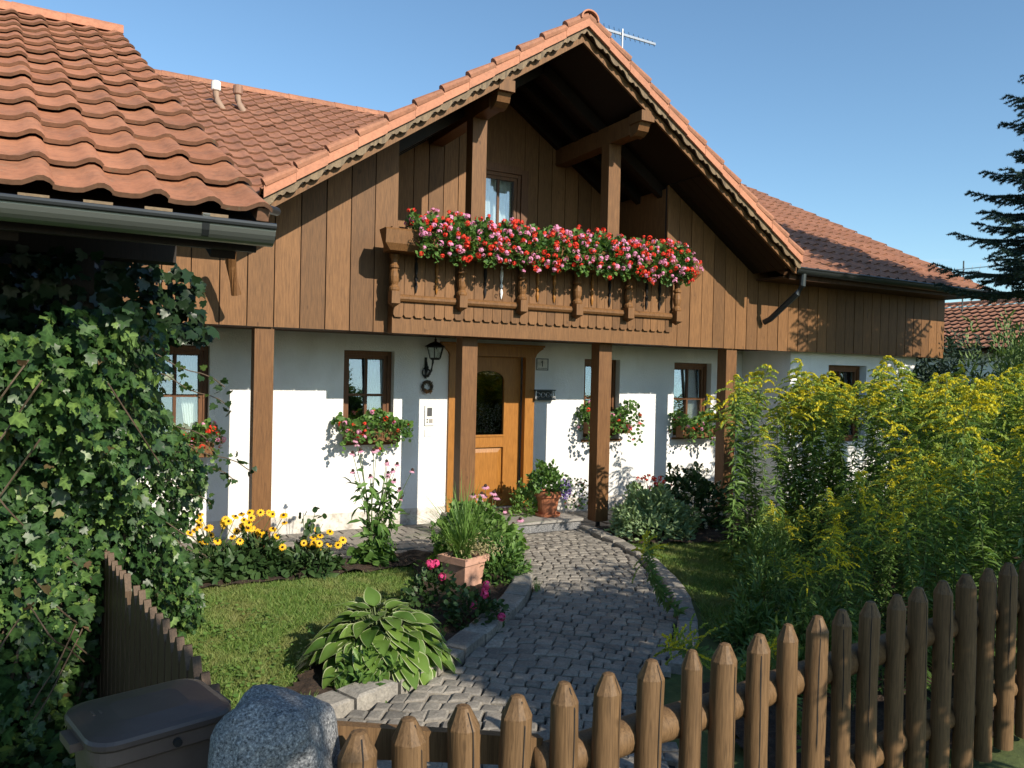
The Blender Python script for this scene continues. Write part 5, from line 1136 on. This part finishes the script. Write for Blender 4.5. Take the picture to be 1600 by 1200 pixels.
# ------------------------------------------------------------------ goldenrods
def goldenrod(h, seed, bloom, spread=1.0):
    g = np.random.default_rng(seed); t = thing('goldenrod', 'goldenrod with arching yellow plumes behind the picket fence', 'goldenrod', (0, 0, 0), 'goldenrods behind the picket fence')
    lx, ly = g.normal() * .10, g.normal() * .10
    def stem_at(q): return np.array([lx * q * q * h, ly * q * q * h, h * q - .03 * h * (lx * lx + ly * ly) * q])
    MB().tube([stem_at(q) for q in np.linspace(0, 1, 9)], [.0065 - .0045 * q for q in np.linspace(0, 1, 9)], 5).build('stem', M['stem'], t)
    n = int(230 * h / 1.9); q = .04 + .84 * g.random(n) ** .9; P = np.array([stem_at(a) for a in q]); an = g.random(n) * 2 * math.pi; d = np.c_[np.cos(an), np.sin(an), .15 - .55 * g.random(n)]
    L = (.15 - .07 * q) * (.7 + .5 * g.random(n))
    v_, f2 = scatter(T_LANCE, P, d, np.c_[np.zeros((n, 2)), np.ones(n)] + g.normal(size=(n, 3)) * .3, L, L * .25); mesh_obj('leaves', v_, f2, M['grod'], t)
    m_ = int(25 * spread); pv = []; pg = []; br = MB(); side = g.random() * 2 * math.pi
    for k in range(m_):
        q = .76 + .24 * (k / m_) ** .8; b0 = stem_at(q); a = side + g.normal() * 1.1 if g.random() < .6 else g.random() * 6.28; L = (.05 + .26 * (1 - (q - .76) / .24) ** .7) * (.75 + .4 * g.random()) * spread; dd = np.array([math.cos(a), math.sin(a)])
        s = np.linspace(0, 1, 7); C3 = np.c_[b0[0] + dd[0] * L * s, b0[1] + dd[1] * L * s, b0[2] + L * (.62 * s - .72 * s * s)]; br.tube(C3, .0016, 3, cap=False)
        nn = int(12 + 235 * L); u = .12 + .88 * g.random(nn); Cx = np.c_[np.interp(u, s, C3[:, 0]), np.interp(u, s, C3[:, 1]), np.interp(u, s, C3[:, 2])] + g.normal(size=(nn, 3)) * .0025; Cx[:, 2] += .004 + .008 * g.random(nn)
        (pv if g.random() < bloom * (.45 + 1.1 * k / m_) else pg).append(Cx)
    br.build('branches', M['stem'], t)
    for nm, lst, mm in (('plume', pv, 'gold'), ('buds', pg, 'goldgreen')):
        if lst:
            Q = np.concatenate(lst); dd = g.normal(size=(len(Q), 3)); dd[:, 2] += .6; v_, f2 = scatter(T_QUAD, Q - nrmz(dd) * .006, dd, g.normal(size=(len(Q), 3)), .013 + .007 * g.random(len(Q)), .009 + .004 * g.random(len(Q))); mesh_obj(nm, v_, f2, M[mm], t)
    return t
protos = [goldenrod(1.9, 11, .45), goldenrod(2.0, 12, .3, 1.1), goldenrod(1.8, 13, .65), goldenrod(1.65, 14, .15, .9), goldenrod(1.95, 15, .45, 1.2), goldenrod(1.75, 16, .3)]
GP = [(4.45, 4.15), (5.0, 4.75), (5.7, 5.4), (6.4, 6.0), (7.4, 6.6), (10.6, 6.5), (10.6, 2.6), (6, 2.65), (3.75, 2.75), (3.85, 3.4)]
spots = []
tries = polypts(GP, 3000)
for p in tries:
    md_ = .165 if p[0] < 7.4 else .25
    if all((p[0] - s[0]) ** 2 + (p[1] - s[1]) ** 2 > md_ ** 2 for s in spots): spots.append(p)
    if len(spots) >= 215: break
used = set()
def place(pr, loc, rot, sc):
    if pr in used:
        r = pr.copy(); C.objects.link(r)
        for ch in pr.children: c = ch.copy(); C.objects.link(c); c.parent = r
    else: r = pr; used.add(pr)
    r.location = loc; r.rotation_euler = rot; r.scale = (sc,) * 3; return r
for i, p in enumerate(spots):
    e0 = (3.6, 1.3) if p[1] < 3.5 else (5.0, 1.6); edge = min(1, max(0, (p[0] - e0[0]) / e0[1])); sc = (.38 + .62 * edge) * random.uniform(.90, 1.07) * (1.0 if p[1] > 3.2 else .88)
    tt_ = 6.5 - p[1]; xx_ = p[0] - .24 * tt_
    if tt_ > .4 and 4.5 < xx_ < 6.3: sc = min(sc, max(.34, .56 * tt_ / 1.95 * random.uniform(.85, 1.0)))
    place(protos[i % 6], (p[0], p[1], 0), (random.uniform(-.06, .06), random.uniform(-.07, .04), random.uniform(0, 6.28)), sc)
for i, p in enumerate([(5.8, 5.95), (6.05, 6.2), (6.35, 6.1), (6.6, 6.35), (6.95, 6.2), (7.2, 6.5), (6.45, 5.9), (6.9, 5.9), (7.3, 6.1), (7.7, 6.3), (6.2, 5.75), (6.75, 6.7), (7.5, 6.4), (6.1, 5.8)]): place(protos[(1, 4, 0, 2, 1, 4, 5, 1, 4, 0, 3, 3, 2, 5)[i]], (p[0], p[1], 0), (random.uniform(-.05, .05), random.uniform(-.1, .0), random.uniform(0, 6.28)), random.uniform(.93, 1.06) if i < 12 else .8)
for k, (x, y, r, h) in enumerate([(4.25, 4.12, .22, .32), (4.75, 4.45, .26, .50), (5.25, 4.95, .28, .6), (4.75, 3.95, .3, .6), (3.7, 3.4, .24, .35), (4.1, 3.45, .3, .55), (5.9, 5.55, .3, .7)]):
    t = thing('aster_plant', 'feathery green plant without flowers at the left foot of the goldenrods', 'plant', (x, y, 0), 'feathery plants at the foot of the goldenrods')
    v_, f2 = dome_leaves(T_LANCE, (x, y, 0), (r, r, h), 900, .075, .5, .9, .25, .26, .1); mesh_obj('leaves', v_, f2, M['grod'], t)
for loc, rot, lb in (((4.15, 4.75, .02), (.05, -.98, .1), 'goldenrod stem leaning far out over the sunny part of the path'), ((3.65, 3.35, .02), (.1, -.98, .05), 'goldenrod stem leaning low over the shaded path behind the pickets'), ((3.2, 2.7, .02), (0, -.6, .3), 'short goldenrod sprig poking through the middle of the fence')):
    r = place(protos[2 if loc[0] > 3.9 else 4], loc, rot, .62 if loc[1] > 3 else .5); r['label'] = lb
    if 'group' in r: del r['group']

# ------------------------------------------------------------------ spruce, hedges, neighbour
def spruce(cx, cy, H, r0):
    t = thing('spruce_tree', 'dark blue green spruce with layered branches at the right edge', 'tree', (cx, cy, 0)); g = np.random.default_rng(5)
    MB().tube([(cx, cy, 0), (cx + .02, cy, H * .5), (cx, cy, H)], [.15, .09, .01], 10).build('trunk', M['bark'], t)
    V2 = []; wd = MB(); z = 3.25; nP = []; nD = []
    while z < H - .25:
        rad = r0 * (1 - z / H); nb = 9 if z < 6.8 else 6; a0 = g.random() * 6.28
        for k in range(nb):
            a = a0 + 6.283 * k / nb + g.normal() * .12; L = rad * (.8 + .35 * g.random()); d = np.array([math.cos(a), math.sin(a), 0]); s_ = np.array([-d[1], d[0], 0]); q = np.linspace(0, 1, 8)
            ax = np.array([cx, cy, z]) + d * (L * q)[:, None] + np.c_[np.zeros((8, 2)), L * (-.28 * q + .26 * q ** 3)]; wd.tube(ax[::2], [.016 * rad, .012 * rad, .009 * rad, .004], 4, False)
            segs = [(ax[i], ax[i + 1]) for i in range(2, 7)]
            nt_ = max(7, int(L / .052))
            for j in range(nt_):
                u = .22 + .78 * (j + g.random()) / nt_; b0 = np.array([np.interp(u, q, ax[:, i]) for i in range(3)]); tl = (.10 + .36 * (1 - u) * min(1, L)) * (.7 + .5 * g.random()); sg = 1 if j % 2 else -1
                e_ = b0 + (d * .75 + s_ * sg * .75) * tl + [0, 0, (-.45 + .5 * g.random()) * tl]; segs.append((b0, e_))
                if tl > .18: m_ = b0 * .45 + e_ * .55; segs.append((m_, m_ + (d * .95 - s_ * sg * .25) * tl * .4)); segs.append((m_, m_ + (d * .2 + s_ * sg * .95) * tl * .4))
            for p0, p1 in segs:
                l = np.linalg.norm(p1 - p0); n = int(l * 560) + 4; u = g.random(n)[:, None]; P = p0 + (p1 - p0) * u; dd = (p1 - p0) / max(l, 1e-6) * .9 + nrmz(g.normal(size=(n, 3))) * .85; dd[:, 2] += .12; nP.append(P); nD.append(dd)
        z += .17 + .07 * g.random()
    P = np.concatenate(nP); D = np.concatenate(nD); v_, f2 = scatter(T_NEED, P, D, g.normal(size=P.shape), .038, .0105); mesh_obj('crown', v_, f2, M['needle'], t); wd.build('branches', M['bark'], t)
spruce(10.85, 4.95, 8.7, 2.85)
def conifer_bush(x, y, h, r, m, lb, n, sz, grp=None, tall=True):
    t = thing('conifer_bush', lb, 'bush', (x, y, 0), grp); g = rng
    MB().tube([(x, y, 0), (x, y, h * .8)], [.05, .02], 6).build('trunk', M['bark'], t)
    k = 26; sx = x + r * .75 * g.normal(size=k) * .6; sy = y + r * .75 * g.normal(size=k) * .6; sh = h * (.72 + .34 * g.random(k)); i = g.integers(0, k, n); u = g.random(n) ** .7; an = g.random(n) * 6.28; rr = (r * .42 * (1 - u * .85) + .03) * g.random(n) ** .5
    P = np.c_[sx[i] + rr * np.cos(an), sy[i] + rr * np.sin(an), sh[i] * u]; D = np.c_[np.cos(an) * .5, np.sin(an) * .5, np.ones(n) * (1.0 if tall else .1)] + g.normal(size=(n, 3)) * .3; v_, f2 = scatter(T_LANCE, P, D, g.normal(size=(n, 3)), sz * (.6 + .8 * g.random(n)), sz * .28); mesh_obj('foliage', v_, f2, m, t)
conifer_bush(13.2, 8.6, 2.75, 1.1, M['hedgeblue'], 'dark blue green conifer bush just right of the wooden house corner', 5200, .13, None, False)
for x, y, h in ((13.1, 7.2, 2.75), (14.2, 7.5, 2.95), (12.4, 6.2, 2.6), (15.0, 7.0, 2.95), (13.3, 6.1, 2.75), (16.2, 7.6, 3.0)): conifer_bush(x, y, h, .75, M['hedge'], 'light green feathery hedge conifer behind the goldenrods', 3000, .12, 'hedge conifers right of the house')
nh = thing('neighbour_house', 'neighbouring house with an old red tiled roof beyond the hedge', 'house', (26, 13, 0))
MB().box(22.6, 29.4, 8, 21, 0, 3.0).build('wall', M['plaster'], nh)
tiles('roof_tiles', (22, 21.5, 2.85), (0, -1, 0), (.921, 0, .389), 52, 12, M['tile'], nh, None, .27, .36, .05)
dn_ = MB(); dn_.slab([(22.05, 7.5, 2.80), (26, 7.5, 4.45), (26, 21.5, 4.45), (22.05, 21.5, 2.80)][::1], .08); dn_.slab([(30, 7.5, 2.80), (30, 21.5, 2.80), (26, 21.5, 4.45), (26, 7.5, 4.45)], .08); dn_.build('roof_deck', M['dark_wood'], nh)
ridge_caps('ridge_tiles', (26, 7.5, 4.52), (26, 21.5, 4.52), .13, .4, M['tile'], nh)
na = thing('tv_antenna', 'thin distant aerial on the neighbouring roof beside the spruce', 'antenna', (25.0, 15.6, 4.0)); MB().tube([(25.0, 15.6, 4.0), (25.0, 15.6, 5.85)], .025, 6).build('mast', M['zincdark'], na); MB().beam((24.8, 14.1, 5.55), (25.1, 16.5, 5.60), .025, .03).build('boom', M['steel'], na)
rd = MB()
for k in range(9): y = 14.2 + .27 * k; rd.tube([(24.8 + .03 * k, y, 5.46), (24.85 + .03 * k, y, 5.66)], .008, 4)
rd.build('rods', M['steel'], na)

# ------------------------------------------------------------------ unseen trees behind the photographer that shade the fence and the path
def broadleaf(x, y, h, rx, ry, rz, n, lb, sz=.11, seed=3):
    g = np.random.default_rng(seed); t = thing('unseen_tree', lb, 'tree', (x, y, 0)); mb = MB(); mb.tube([(x, y, 0), (x + .05, y, h * .5), (x, y, h)], [.09, .06, .03], 8); k = 16; cl = np.array([x, y, h]) + nrmz(g.normal(size=(k, 3))) * [rx * .7, ry * .7, rz * .7]
    for c in cl: mb.tube([(x, y, h * .6), (x + (c[0] - x) * .5, y + (c[1] - y) * .5, h * .8 + (c[2] - h) * .6), tuple(c)], [.03, .02, .006], 5)
    mb.build('trunk', M['bark'], t); i = g.integers(0, k, n); P = cl[i] + np.clip(g.normal(size=(n, 3)), -1.5, 1.5) * [rx * .24, ry * .24, rz * .22]; v_, f2 = scatter(T_LANCE, P, g.normal(size=(n, 3)), g.normal(size=(n, 3)), sz * (.6 + .8 * g.random(n)), sz * .5); mesh_obj('crown', v_, f2, M['green1'], t)
broadleaf(4.45, .0, 2.35, 1.30, .7, 1.0, 11000, 'bushy tree outside the frame to the right shading the path', seed=3)
broadleaf(1.08, -1.5, 3.22, .40, .42, .62, 1900, 'unseen young tree added behind the viewpoint to shade the boulder and bin', .10, 4)  # made-up crown, set and raised to shade boulder, bin and lower ivy
